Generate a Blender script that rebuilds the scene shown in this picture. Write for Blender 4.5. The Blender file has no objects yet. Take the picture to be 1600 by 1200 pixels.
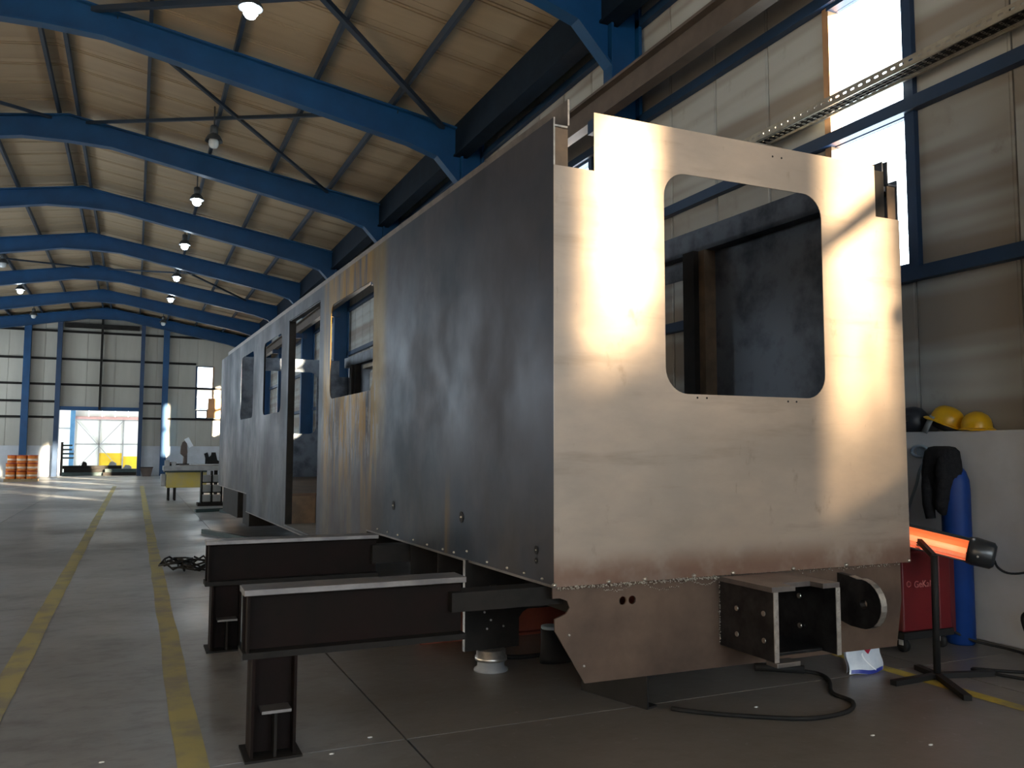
import bpy, bmesh, math, random
from mathutils import Vector, Matrix
random.seed(7)
scene = bpy.context.scene
COL = scene.collection
R = math.radians

# ------------------------------------------------------------------ camera
YAW, PITCH, ROLL, FPX = R(24.0845), R(4.4966), R(0.1725), 1313.17
fw = Vector((math.sin(YAW)*math.cos(PITCH), math.cos(YAW)*math.cos(PITCH), math.sin(PITCH)))
rt = Vector((math.cos(YAW), -math.sin(YAW), 0))
up = rt.cross(fw)
rt2 = rt*math.cos(ROLL) + up*math.sin(ROLL)
up2 = up*math.cos(ROLL) - rt*math.sin(ROLL)
cam = bpy.data.cameras.new('camera')
cam.sensor_width = 36.0
cam.lens = FPX/1600*36.0
cam.clip_start, cam.clip_end = 0.05, 400
cam_o = bpy.data.objects.new('camera', cam)
COL.objects.link(cam_o)
cam_o.matrix_world = Matrix(((rt2.x, up2.x, -fw.x, 0), (rt2.y, up2.y, -fw.y, 0), (rt2.z, up2.z, -fw.z, 1.6), (0, 0, 0, 1)))
scene.camera = cam_o

# ------------------------------------------------------------------ sky, sun, exposure
SKY, SUN, EXPO = 4.6, 52.0, 1.6
world = bpy.data.worlds.new('sky')
scene.world = world
world.use_nodes = True
bg = world.node_tree.nodes['Background']
bg.inputs[0].default_value = (0.80, 0.92, 1.0, 1)
bg.inputs[1].default_value = SKY
SAZ = Vector((-0.431, 0.902)).normalized()
SEL = R(10.4)
sd = Vector((SAZ.x*math.cos(SEL), SAZ.y*math.cos(SEL), -math.sin(SEL)))
sun = bpy.data.lights.new('sun', 'SUN')
sun.energy = SUN
sun.color = (1.0, 0.80, 0.56)
sun.angle = R(1.9)
sun_o = bpy.data.objects.new('sun', sun)
COL.objects.link(sun_o)
sun_o.location = (30, -60, 20)
sun_o.rotation_euler = sd.to_track_quat('-Z', 'Y').to_euler()
scene.view_settings.view_transform = 'Standard'
scene.view_settings.look = 'None'
scene.view_settings.gamma = 1.0
scene.view_settings.use_curve_mapping = False
scene.view_settings.exposure = EXPO
scene.cycles.use_denoising = True
scene.cycles.max_bounces = 8
scene.cycles.diffuse_bounces = 5
scene.cycles.glossy_bounces = 4
scene.cycles.transparent_max_bounces = 12
scene.cycles.sample_clamp_indirect = 6.0
scene.cycles.transmission_bounces = 4
scene.cycles.caustics_reflective = False
scene.cycles.caustics_refractive = False

def portal(loc, nrm, w, h):
    l = bpy.data.lights.new('window_portal', 'AREA')
    l.shape = 'RECTANGLE'; l.size = w; l.size_y = h
    l.cycles.is_portal = True
    o = bpy.data.objects.new('window_portal', l)
    COL.objects.link(o)
    o.location = loc
    o.rotation_euler = Vector(nrm).to_track_quat('-Z', 'Z').to_euler()
    return o

# ------------------------------------------------------------------ materials
def mat(name, col, col2=None, rough=0.6, metal=0.0, scale=3.0, stretch=(1, 1, 1), detail=4.0, bump=0.0, bscale=None,
        rough2=None, emit=None, estr=0.0, lo=0.35, hi=0.65, spec=0.5, extra=None):
    m = bpy.data.materials.new(name)
    m.use_nodes = True
    nt = m.node_tree; N = nt.nodes; L = nt.links
    p = N['Principled BSDF']
    p.inputs['Roughness'].default_value = rough
    p.inputs['Metallic'].default_value = metal
    p.inputs['Specular IOR Level'].default_value = spec
    p.inputs['Base Color'].default_value = (*col, 1)
    tc = N.new('ShaderNodeTexCoord')
    out = None
    if col2 is not None:
        mp = N.new('ShaderNodeMapping'); mp.inputs['Scale'].default_value = stretch
        L.new(tc.outputs['Object'], mp.inputs['Vector'])
        nz = N.new('ShaderNodeTexNoise'); nz.inputs['Scale'].default_value = scale; nz.inputs['Detail'].default_value = detail
        nz.inputs['Roughness'].default_value = 0.6
        L.new(mp.outputs[0], nz.inputs['Vector'])
        mr = N.new('ShaderNodeMapRange'); mr.inputs['From Min'].default_value = lo; mr.inputs['From Max'].default_value = hi
        L.new(nz.outputs['Fac'], mr.inputs['Value'])
        mx = N.new('ShaderNodeMix'); mx.data_type = 'RGBA'
        mx.inputs[6].default_value = (*col, 1); mx.inputs[7].default_value = (*col2, 1)
        L.new(mr.outputs[0], mx.inputs[0])
        out = mx.outputs[2]
        if rough2 is not None:
            mr2 = N.new('ShaderNodeMapRange'); mr2.inputs['To Min'].default_value = rough; mr2.inputs['To Max'].default_value = rough2
            L.new(mr.outputs[0], mr2.inputs['Value']); L.new(mr2.outputs[0], p.inputs['Roughness'])
    if extra:
        out = extra(nt, tc, out, p)
    if out is not None:
        L.new(out, p.inputs['Base Color'])
    if bump:
        nb = N.new('ShaderNodeTexNoise'); nb.inputs['Scale'].default_value = bscale or scale*4; nb.inputs['Detail'].default_value = 5
        L.new(tc.outputs['Object'], nb.inputs['Vector'])
        b = N.new('ShaderNodeBump'); b.inputs['Strength'].default_value = bump; b.inputs['Distance'].default_value = 0.02
        L.new(nb.outputs['Fac'], b.inputs['Height']); L.new(b.outputs[0], p.inputs['Normal'])
    if emit:
        p.inputs['Emission Color'].default_value = (*emit, 1)
        p.inputs['Emission Strength'].default_value = estr
    return m

def mixc(nt, fac, a, b):
    mx = nt.nodes.new('ShaderNodeMix'); mx.data_type = 'RGBA'
    nt.links.new(fac, mx.inputs[0])
    if isinstance(a, tuple): mx.inputs[6].default_value = (*a, 1)
    else: nt.links.new(a, mx.inputs[6])
    if isinstance(b, tuple): mx.inputs[7].default_value = (*b, 1)
    else: nt.links.new(b, mx.inputs[7])
    return mx.outputs[2]

def mrange(nt, val, a, b, c=0.0, d=1.0):
    m = nt.nodes.new('ShaderNodeMapRange'); m.interpolation_type = 'SMOOTHSTEP'
    m.inputs['From Min'].default_value = a; m.inputs['From Max'].default_value = b
    m.inputs['To Min'].default_value = c; m.inputs['To Max'].default_value = d
    nt.links.new(val, m.inputs['Value']); return m.outputs[0]

def mul(nt, a, b, op='MULTIPLY'):
    m = nt.nodes.new('ShaderNodeMath'); m.operation = op; m.use_clamp = True
    nt.links.new(a, m.inputs[0])
    if isinstance(b, float): m.inputs[1].default_value = b
    else: nt.links.new(b, m.inputs[1])
    return m.outputs[0]

def noise(nt, tc, scale, stretch=(1, 1, 1), detail=4.0, off=(0, 0, 0)):
    mp = nt.nodes.new('ShaderNodeMapping'); mp.inputs['Scale'].default_value = stretch; mp.inputs['Location'].default_value = off
    nt.links.new(tc.outputs['Object'], mp.inputs['Vector'])
    nz = nt.nodes.new('ShaderNodeTexNoise'); nz.inputs['Scale'].default_value = scale; nz.inputs['Detail'].default_value = detail
    nz.inputs['Roughness'].default_value = 0.62
    nt.links.new(mp.outputs[0], nz.inputs['Vector']); return nz.outputs['Fac']

def xyz(nt, tc):
    s = nt.nodes.new('ShaderNodeSeparateXYZ'); nt.links.new(tc.outputs['Object'], s.inputs[0]); return s.outputs

# car local frame: x across, y back along the car, z up
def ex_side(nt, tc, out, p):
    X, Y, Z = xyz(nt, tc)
    # dark bluish shade put into the steel colour, in random blotches
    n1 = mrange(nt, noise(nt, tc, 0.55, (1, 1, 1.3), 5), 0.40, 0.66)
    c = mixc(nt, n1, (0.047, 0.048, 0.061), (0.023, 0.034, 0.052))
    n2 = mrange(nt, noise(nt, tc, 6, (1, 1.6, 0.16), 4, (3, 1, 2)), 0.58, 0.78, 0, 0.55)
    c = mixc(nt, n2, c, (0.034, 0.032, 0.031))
    # ochre rust runs round and under the first window
    ry = mul(nt, mrange(nt, Y, 3.35, 3.75), mrange(nt, Y, 5.75, 5.95, 1, 0))
    rs = mrange(nt, noise(nt, tc, 2.6, (1, 2.2, 0.22), 6, (1, 0, 5)), 0.40, 0.56)
    rust = mul(nt, mul(nt, ry, rs), mrange(nt, Z, 0.4, 1.9, 0.35, 1.0))
    c = mixc(nt, rust, c, (0.19, 0.105, 0.012))
    strip_ = mul(nt, mul(nt, mrange(nt, Y, 3.25, 3.5), mrange(nt, Y, 3.95, 3.70, 0, 1)), mul(nt, mrange(nt, Z, 1.3, 2.2), mrange(nt, noise(nt, tc, 1.8, (1, 1, .35), 5, (2, 6, 1)), 0.3, 0.5)))
    c = mixc(nt, mul(nt, strip_, 0.85), c, (0.13, 0.085, 0.018))
    runs = mul(nt, mul(nt, mrange(nt, noise(nt, tc, 3.0, (1, 1.1, 0.05), 3, (5, 9, 0)), 0.60, 0.70), mrange(nt, Z, 1.5, 1.1)), mrange(nt, Y, 6.2, 5.9))
    c = mixc(nt, mul(nt, runs, 0.75), c, (0.15, 0.085, 0.02))
    drip = mul(nt, mrange(nt, noise(nt, tc, 16, (1, 1.6, 0.12), 4, (2, 3, 8)), 0.66, 0.74), mrange(nt, Z, 1.9, 1.4))
    c = mixc(nt, mul(nt, drip, 0.7), c, (0.02, 0.018, 0.017))
    r3 = mul(nt, mul(nt, ry, mrange(nt, noise(nt, tc, 9, (1, 1.4, 0.3), 5, (7, 2, 5)), 0.52, 0.57)), mul(nt, mrange(nt, Z, 1.35, 1.6), mrange(nt, Z, 2.35, 2.2)))
    c = mixc(nt, mul(nt, r3, 0.9), c, (0.14, 0.135, 0.135))
    # weathered band low on the body
    lowb = mul(nt, mrange(nt, Z, 1.65, 0.9), mrange(nt, noise(nt, tc, 1.6, (1, 1, 0.5), 5, (4, 4, 1)), 0.35, 0.62))
    c = mixc(nt, mul(nt, lowb, 0.55), c, (0.058, 0.050, 0.045))
    n4 = mrange(nt, noise(nt, tc, 1.4, (1, 0.7, 0.5), 5, (9, 1, 2)), 0.3, 0.7, 0.36, 0.60)
    nt.links.new(n4, p.inputs['Roughness'])
    return c

def ex_front(nt, tc, out, p):
    X, Y, Z = xyz(nt, tc)
    n1 = mrange(nt, noise(nt, tc, 0.9, (0.8, 1, 1.8), 6), 0.36, 0.66)
    c = mixc(nt, n1, (0.44, 0.355, 0.288), (0.35, 0.292, 0.245))
    n2 = mrange(nt, noise(nt, tc, 1.3, (0.45, 1, 3.2), 6, (2, 0, 7)), 0.52, 0.72)
    c = mixc(nt, mul(nt, n2, 0.6), c, (0.235, 0.19, 0.155))
    n5 = mrange(nt, noise(nt, tc, 5, (1, 1, 0.6), 7, (5, 0, 7)), 0.60, 0.72)
    n7 = mrange(nt, noise(nt, tc, 22, (1, 1, 0.25), 4, (1, 0, 4)), 0.68, 0.76)
    c = mixc(nt, mul(nt, n7, 0.45), c, (0.22, 0.18, 0.15))
    c = mixc(nt, mul(nt, n5, 0.5), c, (0.19, 0.15, 0.12))
    edge = mul(nt, mrange(nt, Z, 1.03, 0.84), mrange(nt, noise(nt, tc, 2.5, (1, 1, 1), 4, (8, 0, 1)), 0.25, 0.6))
    c = mixc(nt, mul(nt, edge, 0.8), c, (0.20, 0.10, 0.065))
    n4 = mrange(nt, noise(nt, tc, 1.1, (0.8, 1, 1.5), 5, (6, 0, 3)), 0.3, 0.7, 0.36, 0.5)
    nt.links.new(n4, p.inputs['Roughness'])
    return c

def ex_floor(nt, tc, out, p):
    n1 = mrange(nt, noise(nt, tc, 0.25, (1, 1, 1), 6), 0.35, 0.68)
    c = mixc(nt, n1, (0.285, 0.285, 0.285), (0.20, 0.197, 0.195))
    n2 = mrange(nt, noise(nt, tc, 1.5, (1, 1, 1), 6, (3, 3, 0)), 0.5, 0.75)
    c = mixc(nt, mul(nt, n2, 0.75), c, (0.09, 0.082, 0.077))
    n6 = mrange(nt, noise(nt, tc, 5, (1, 1.6, 1), 8, (6, 1, 0)), 0.48, 0.66)
    c = mixc(nt, mul(nt, n6, 0.35), c, (0.11, 0.10, 0.095))
    X, Y, Z = xyz(nt, tc)
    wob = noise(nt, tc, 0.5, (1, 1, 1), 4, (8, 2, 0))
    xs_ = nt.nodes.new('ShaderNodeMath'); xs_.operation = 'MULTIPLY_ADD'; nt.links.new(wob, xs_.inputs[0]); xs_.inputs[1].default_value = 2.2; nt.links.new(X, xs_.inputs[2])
    near_car = mul(nt, mrange(nt, xs_.outputs[0], 1.7, 2.9), mrange(nt, Y, 24.0, 12.0))  # darker brown floor tone around the car, fading down the hall
    c = mixc(nt, mul(nt, near_car, 0.8), c, (0.115, 0.095, 0.078))
    n3 = mrange(nt, noise(nt, tc, 14, (1, 1, 1), 3, (1, 5, 0)), 0.62, 0.75)
    c = mixc(nt, mul(nt, n3, 0.35), c, (0.30, 0.29, 0.28))
    nt.links.new(mrange(nt, n1, 0, 1, 0.30, 0.44), p.inputs['Roughness'])
    return c

def ex_wpanel(nt, tc, out, p):
    X, Y, Z = xyz(nt, tc)
    n1 = mrange(nt, noise(nt, tc, 0.55, (0.12, 0.12, 2.2), 3), 0.42, 0.56)
    c = mixc(nt, n1, (0.40, 0.42, 0.415), (0.245, 0.22, 0.195))
    n2 = mrange(nt, noise(nt, tc, 3.2, (1, 1, 0.8), 6, (3, 3, 1)), 0.58, 0.8)
    return mixc(nt, mul(nt, n2, 0.55), c, (0.20, 0.18, 0.16))

def ex_line(nt, tc, out, p):
    n2 = mrange(nt, noise(nt, tc, 2.2, (1, 1, 1), 8), 0.42, 0.66)
    return mixc(nt, n2, (0.42, 0.36, 0.13), (0.27, 0.24, 0.16))

M = {}
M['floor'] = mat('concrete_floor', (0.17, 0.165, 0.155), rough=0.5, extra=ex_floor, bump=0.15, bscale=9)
M['joint'] = mat('joint_filler', (0.035, 0.033, 0.03), (0.05, 0.045, 0.04), rough=0.9)
M['line'] = mat('worn_yellow_paint', (0.5, 0.4, 0.08), rough=0.6, extra=ex_line)
M['line2'] = mat('yellow_paint', (0.38, 0.28, 0.025), (0.14, 0.115, 0.06), rough=0.6, scale=4, detail=8, lo=.5, hi=.72)
M['parapet'] = mat('painted_concrete', (0.56, 0.58, 0.62), (0.47, 0.485, 0.51), rough=0.8, scale=1.4, bump=0.2)
M['wpanel'] = mat('wall_panel_sheet', (0.5, 0.47, 0.42), rough=0.65, spec=0.25, extra=ex_wpanel)
M['wfar'] = mat('far_wall_sheet', (0.46, 0.44, 0.385), (0.40, 0.375, 0.325), rough=0.65, scale=0.8, stretch=(1.5, 1, .3), spec=0.25)
M['roof'] = mat('roof_panel_sheet', (0.34, 0.255, 0.16), (0.275, 0.205, 0.13), rough=0.6, scale=0.8, stretch=(0.4, 2, 1))
M['slab'] = mat('roof_sheet_plain', (0.33, 0.27, 0.20), (0.28, 0.23, 0.17), rough=0.7)
M['blue'] = mat('blue_steel_paint', (0.004, 0.060, 0.165), (0.003, 0.042, 0.120), rough=0.45, scale=1.2, spec=0.4)
M['bluedk'] = mat('dark_blue_steel_paint', (0.012, 0.04, 0.10), (0.008, 0.028, 0.07), rough=0.5, scale=1.2)
M['bluelt'] = mat('light_blue_post_paint', (0.07, 0.20, 0.36), (0.05, 0.15, 0.28), rough=0.5)
M['eave'] = mat('eave_steel', (0.006, 0.014, 0.026), (0.004, 0.009, 0.018), rough=0.7, spec=0.15)
M['purlin'] = mat('purlin_paint', (0.012, 0.028, 0.055), (0.02, 0.03, 0.045), rough=0.6)
M['dark'] = mat('dark_steel', (0.012, 0.011, 0.010), (0.02, 0.017, 0.015), rough=0.65, metal=0.0, scale=5, spec=0.15)
M['oxide'] = mat('red_oxide_steel', (0.011, 0.005, 0.004), (0.006, 0.004, 0.003), rough=0.65, metal=0.0, scale=3, spec=0.12)
M['oxide2'] = mat('bright_red_oxide', (0.26, 0.06, 0.03), (0.18, 0.04, 0.025), rough=0.7, scale=3)
M['side'] = mat('steel_side_shaded', (0.2, 0.2, 0.21), rough=0.42, metal=0.72, extra=ex_side, bump=0.05, bscale=3.0)  # same steel as the front, its shade put in as a darker, bluer colour
M['front'] = mat('steel_front_lit', (0.4, 0.36, 0.31), rough=0.42, metal=0.62, extra=ex_front, bump=0.03, bscale=2.5)  # same steel as the side, its light put in as a paler, warmer colour
M['plow'] = mat('brown_scale_plate', (0.16, 0.105, 0.075), (0.09, 0.06, 0.045), rough=0.5, metal=0.5, scale=2.4, detail=7)
M['inner'] = mat('inner_steel', (0.135, 0.155, 0.19), (0.05, 0.058, 0.075), rough=0.5, metal=0.6, scale=3.0, detail=8, lo=.45, hi=.68)
M['brownst'] = mat('brown_scale_channel', (0.22, 0.14, 0.085), (0.13, 0.09, 0.06), rough=0.55, metal=0.3, scale=5)
M['cut'] = mat('bright_cut_edge', (0.72, 0.69, 0.64), (0.5, 0.47, 0.44), rough=0.3, metal=0.85, scale=20)
M['weld'] = mat('weld_metal', (0.62, 0.57, 0.5), (0.4, 0.37, 0.32), rough=0.28, metal=0.95, scale=30)
M['box'] = mat('ground_steel_box', (0.06, 0.06, 0.062), (0.025, 0.025, 0.027), rough=0.33, metal=0.8, scale=6)
M['boxtop'] = mat('pale_steel_top', (0.22, 0.195, 0.18), (0.14, 0.125, 0.12), rough=0.4, metal=0.7, scale=6)
M['black'] = mat('black_rubber', (0.009, 0.009, 0.009), (0.015, 0.014, 0.014), rough=0.65, spec=0.2)
M['blackgl'] = mat('black_gloss_plastic', (0.012, 0.014, 0.016), (0.02, 0.022, 0.025), rough=0.3)
M['cloth'] = mat('black_cloth', (0.008, 0.008, 0.009), (0.016, 0.015, 0.016), rough=0.95, scale=25, bump=0.4, spec=0.1)
M['galv'] = mat('galvanised_tray', (0.40, 0.37, 0.31), (0.30, 0.27, 0.22), rough=0.45, metal=0.5, scale=8)
M['jamb'] = mat('sunlit_window_jamb', (0.42, 0.24, 0.12), (0.33, 0.18, 0.09), rough=0.5)  # warm sun glow on the far jamb put into its colour
M['crane'] = mat('brown_crane_beam', (0.10, 0.075, 0.06), (0.07, 0.055, 0.045), rough=0.6)
M['machine'] = mat('red_machine_paint', (0.13, 0.008, 0.010), (0.10, 0.007, 0.009), rough=0.42)
M['machdk'] = mat('dark_red_paint', (0.09, 0.008, 0.010), (0.07, 0.006, 0.008), rough=0.5)
M['logo'] = mat('faded_print', (0.46, 0.14, 0.13), (0.40, 0.11, 0.11), rough=0.5)
M['cyl'] = mat('blue_cylinder_paint', (0.006, 0.034, 0.17), (0.005, 0.026, 0.13), rough=0.5, spec=0.2)
M['yhat'] = mat('yellow_helmet_plastic', (0.72, 0.43, 0.01), (0.62, 0.35, 0.01), rough=0.35)
M['visor'] = mat('clear_visor', (0.30, 0.33, 0.34), (0.25, 0.28, 0.3), rough=0.1, spec=0.8)
M['navy'] = mat('navy_mask_plastic', (0.018, 0.022, 0.032), (0.012, 0.014, 0.02), rough=0.45)
M['greyblue'] = mat('grey_blue_plastic', (0.28, 0.34, 0.40), (0.2, 0.26, 0.31), rough=0.5)
M['white'] = mat('white_film', (0.62, 0.66, 0.72), (0.5, 0.55, 0.62), rough=0.35, scale=12)
M['red'] = mat('red_print', (0.42, 0.02, 0.05), (0.35, 0.015, 0.04), rough=0.4)
M['bluepr'] = mat('blue_print', (0.02, 0.035, 0.30), (0.015, 0.03, 0.24), rough=0.4)
M['swoosh'] = mat('white_print', (0.85, 0.87, 0.9), (0.8, 0.82, 0.85), rough=0.4)
M['reflector'] = mat('heater_reflector', (0.75, 0.68, 0.68), (0.65, 0.58, 0.58), rough=0.25, metal=0.8, scale=10)
M['glowtube'] = mat('heater_glow', (0.9, 0.3, 0.12), rough=0.5, emit=(1.0, 0.20, 0.06), estr=0.17)
M['glowhot'] = mat('heater_glow_core', (0.9, 0.4, 0.2), rough=0.5, emit=(1.0, 0.30, 0.12), estr=0.42)
M['orange'] = mat('orange_drum_paint', (0.72, 0.22, 0.03), (0.62, 0.17, 0.025), rough=0.45)
M['drumlab'] = mat('drum_label', (0.75, 0.62, 0.50), (0.70, 0.5, 0.35), rough=0.5, scale=6)
M['drumtop'] = mat('red_drum_lid', (0.45, 0.06, 0.03), (0.38, 0.05, 0.03), rough=0.5)
M['wood'] = mat('pallet_wood', (0.36, 0.25, 0.14), (0.28, 0.19, 0.10), rough=0.8, scale=6, stretch=(1, 6, 6))
M['ytable'] = mat('yellow_table_paint', (0.60, 0.45, 0.06), (0.44, 0.40, 0.22), rough=0.5, scale=1.3)
M['grey'] = mat('grey_steel', (0.36, 0.37, 0.38), (0.27, 0.28, 0.29), rough=0.5, metal=0.2, scale=4)
M['binside'] = mat('grey_bin_plastic', (0.30, 0.32, 0.33), (0.24, 0.26, 0.27), rough=0.6)
M['brown'] = mat('brown_machine_paint', (0.10, 0.065, 0.05), (0.075, 0.05, 0.04), rough=0.5)
M['teal'] = mat('dark_green_steel', (0.02, 0.045, 0.045), (0.015, 0.03, 0.032), rough=0.5)
M['gate'] = mat('white_gate_sheet', (0.80, 0.82, 0.80), (0.74, 0.76, 0.76), rough=0.5)
M['gatey'] = mat('yellow_gate_sheet', (0.80, 0.55, 0.03), (0.72, 0.48, 0.03), rough=0.5)
M['pink'] = mat('faded_red_beam', (0.50, 0.28, 0.25), (0.42, 0.25, 0.24), rough=0.6)
M['yard'] = mat('yard_concrete', (0.45, 0.44, 0.42), (0.36, 0.35, 0.33), rough=0.8)
M['board'] = mat('orange_sheet', (0.62, 0.30, 0.12), (0.52, 0.25, 0.10), rough=0.6)
M['lampon'] = mat('lamp_lens_lit', (0.9, 0.95, 1), rough=0.4, emit=(0.80, 0.92, 1.0), estr=16.0)
M['lampoff'] = mat('lamp_lens_off', (0.6, 0.62, 0.62), (0.5, 0.52, 0.52), rough=0.15, spec=0.7)
M['lampbody'] = mat('lamp_housing', (0.05, 0.055, 0.06), (0.035, 0.04, 0.045), rough=0.5)
M['chip'] = mat('white_scrap', (0.7, 0.68, 0.64), (0.6, 0.58, 0.55), rough=0.6)

def glass_mat(name='window_glass', tint=(0.95, 0.97, 0.97)):
    m = bpy.data.materials.new(name); m.use_nodes = True
    nt = m.node_tree; N = nt.nodes
    N.remove(N['Principled BSDF'])
    t = N.new('ShaderNodeBsdfTransparent'); t.inputs[0].default_value = (*tint, 1)
    g = N.new('ShaderNodeBsdfGlossy'); g.inputs['Roughness'].default_value = 0.08
    mx = N.new('ShaderNodeMixShader'); mx.inputs[0].default_value = 0.05
    nt.links.new(t.outputs[0], mx.inputs[1]); nt.links.new(g.outputs[0], mx.inputs[2])
    nt.links.new(mx.outputs[0], N['Material Output'].inputs[0])
    return m
M['glass'] = glass_mat()
M['dimglass'] = glass_mat('sun_dimming_glass', (0.33, 0.32, 0.30))  # pane tint added to dim the sun falling on the front plate
def frost(m):  # translucency added to spread a soft glow over the front plate
    nt = m.node_tree; N = nt.nodes
    old = N['Material Output'].inputs[0].links[0].from_socket
    tl = N.new('ShaderNodeBsdfTranslucent'); tl.inputs[0].default_value = (0.50, 0.48, 0.46, 1)
    mx = N.new('ShaderNodeMixShader'); mx.inputs[0].default_value = 0.38
    nt.links.new(old, mx.inputs[1]); nt.links.new(tl.outputs[0], mx.inputs[2]); nt.links.new(mx.outputs[0], N['Material Output'].inputs[0])
frost(M['dimglass'])
def dim_edges(m):
    # tint added, darker towards the pane edges, to soften the sun patch
    nt = m.node_tree; N = nt.nodes
    tc = N.new('ShaderNodeTexCoord'); sp = N.new('ShaderNodeSeparateXYZ'); nt.links.new(tc.outputs['Generated'], sp.inputs[0])
    def rim(v):
        a = N.new('ShaderNodeMath'); a.operation = 'SUBTRACT'; nt.links.new(v, a.inputs[0]); a.inputs[1].default_value = .5
        b = N.new('ShaderNodeMath'); b.operation = 'ABSOLUTE'; nt.links.new(a.outputs[0], b.inputs[0])
        return mrange(nt, b.outputs[0], .5, .18)
    f = mul(nt, rim(sp.outputs[1]), rim(sp.outputs[2]))
    f = mul(nt, f, mrange(nt, noise(nt, tc, 1.6, (1, 1, .5), 3), .30, .55, .55, 1.0))
    c = mixc(nt, f, (0.15, 0.145, 0.135), (0.44, 0.425, 0.40))
    tr_ = [n for n in N if n.type == 'BSDF_TRANSPARENT'][0]
    nt.links.new(c, tr_.inputs[0])
dim_edges(M['dimglass'])

# ------------------------------------------------------------------ builders
class MB:
    def __init__(s): s.bm = bmesh.new()
    def box(s, a, b):
        v = [s.bm.verts.new((x, y, z)) for z in (a[2], b[2]) for y in (a[1], b[1]) for x in (a[0], b[0])]
        for f in ((0, 2, 3, 1), (4, 5, 7, 6), (0, 1, 5, 4), (2, 6, 7, 3), (0, 4, 6, 2), (1, 3, 7, 5)):
            s.bm.faces.new([v[i] for i in f])
        return s
    def obox(s, p, q, w, h, upv=(0, 0, 1)):
        p, q = Vector(p), Vector(q); d = (q-p).normalized()
        sx = d.cross(Vector(upv))
        if sx.length < 1e-4: sx = d.cross(Vector((1, 0, 0)))
        sx.normalize(); sz = sx.cross(d)
        v = [s.bm.verts.new(c + sx*(i*w/2) + sz*(j*h/2)) for c in (p, q) for i, j in ((-1, -1), (1, -1), (1, 1), (-1, 1))]
        for f in ((3, 2, 1, 0), (4, 5, 6, 7), (0, 1, 5, 4), (1, 2, 6, 5), (2, 3, 7, 6), (3, 0, 4, 7)):
            s.bm.faces.new([v[i] for i in f])
        return s
    def prism(s, poly, fa, fb):
        A = [s.bm.verts.new(fa(*p)) for p in poly]; B = [s.bm.verts.new(fb(*p)) for p in poly]
        n = len(poly)
        s.bm.faces.new(A); s.bm.faces.new(B[::-1])
        for i in range(n): s.bm.faces.new((A[i], B[i], B[(i+1) % n], A[(i+1) % n]))
        return s
    def tube(s, pts, r, n=8, smooth=True):
        pts = [Vector(p) for p in pts]; rings = []
        rr = r if isinstance(r, (list, tuple)) else [r]*len(pts)
        prev = None
        for i, p in enumerate(pts):
            d = (pts[min(i+1, len(pts)-1)] - pts[max(i-1, 0)]).normalized()
            if prev is None:
                a = d.cross(Vector((0, 0, 1)))
                if a.length < 1e-3: a = d.cross(Vector((1, 0, 0)))
            else: a = prev - d*prev.dot(d)
            a.normalize(); prev = a; b = d.cross(a)
            rings.append([s.bm.verts.new(p + (a*math.cos(t)+b*math.sin(t))*rr[i]) for t in [2*math.pi*k/n for k in range(n)]])
        for q, w in zip(rings, rings[1:]):
            for k in range(n):
                f = s.bm.faces.new((q[k], q[(k+1) % n], w[(k+1) % n], w[k])); f.smooth = smooth
        s.bm.faces.new(rings[0][::-1]); s.bm.faces.new(rings[-1])
        return s
    def lathe(s, prof, c=(0, 0, 0), n=20, axis='z', smooth=True, sq=(1, 1), cap=True):
        rings = []
        for r, h in prof:
            ring = []
            for k in range(n):
                t = 2*math.pi*k/n; a, b = r*math.cos(t)*sq[0], r*math.sin(t)*sq[1]
                v = {'z': (a, b, h), 'x': (h, a, b), 'y': (b, h, a)}[axis]
                ring.append(s.bm.verts.new((v[0]+c[0], v[1]+c[1], v[2]+c[2])))
            rings.append(ring)
        for q, w in zip(rings, rings[1:]):
            for k in range(n):
                f = s.bm.faces.new((q[k], q[(k+1) % n], w[(k+1) % n], w[k])); f.smooth = smooth
        if cap: s.bm.faces.new(rings[0][::-1]); s.bm.faces.new(rings[-1])
        return s
    def ball(s, c, r, sub=1, sc=(1, 1, 1)):
        g = bmesh.ops.create_icosphere(s.bm, subdivisions=sub, radius=r)
        for v in g['verts']:
            v.co = Vector((v.co.x*sc[0]+c[0], v.co.y*sc[1]+c[1], v.co.z*sc[2]+c[2]))
            for f in v.link_faces: f.smooth = True
        return s
    def build(s, name, m, parent=None, world=True, bevel=0.0, **kw):
        if parent is not None and world:
            off = parent.location.copy()
            if parent.parent: off = off + parent.parent.location
            for v in s.bm.verts: v.co -= off
        bmesh.ops.recalc_face_normals(s.bm, faces=s.bm.faces)
        me = bpy.data.meshes.new(name); s.bm.to_mesh(me); s.bm.free()
        return link(name, me, m, parent, bevel=bevel, **kw)

def link(name, me, m, parent=None, loc=None, bevel=0.0, label=None, cat=None, group=None, kind=None):
    o = bpy.data.objects.new(name, me); COL.objects.link(o)
    if m is not None and len(me.materials) == 0: me.materials.append(M[m] if isinstance(m, str) else m)
    if parent is not None: o.parent = parent
    if loc is not None: o.location = loc
    if bevel:
        b = o.modifiers.new('bevel', 'BEVEL'); b.width = bevel; b.segments = 2; b.limit_method = 'ANGLE'
    tag(o, label, cat, group, kind)
    return o

def smooth(pts, n=5):
    P = [Vector(p) for p in pts]; P = [P[0]*2-P[1]] + P + [P[-1]*2-P[-2]]; out = []
    for i in range(1, len(P)-2):
        a, b, c, d = P[i-1:i+3]
        for k in range(n):
            t = k/n
            out.append(.5*((2*b)+(c-a)*t+(2*a-5*b+4*c-d)*t*t+(3*b-a-3*c+d)*t*t*t))
    return out + [P[-2]]

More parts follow.
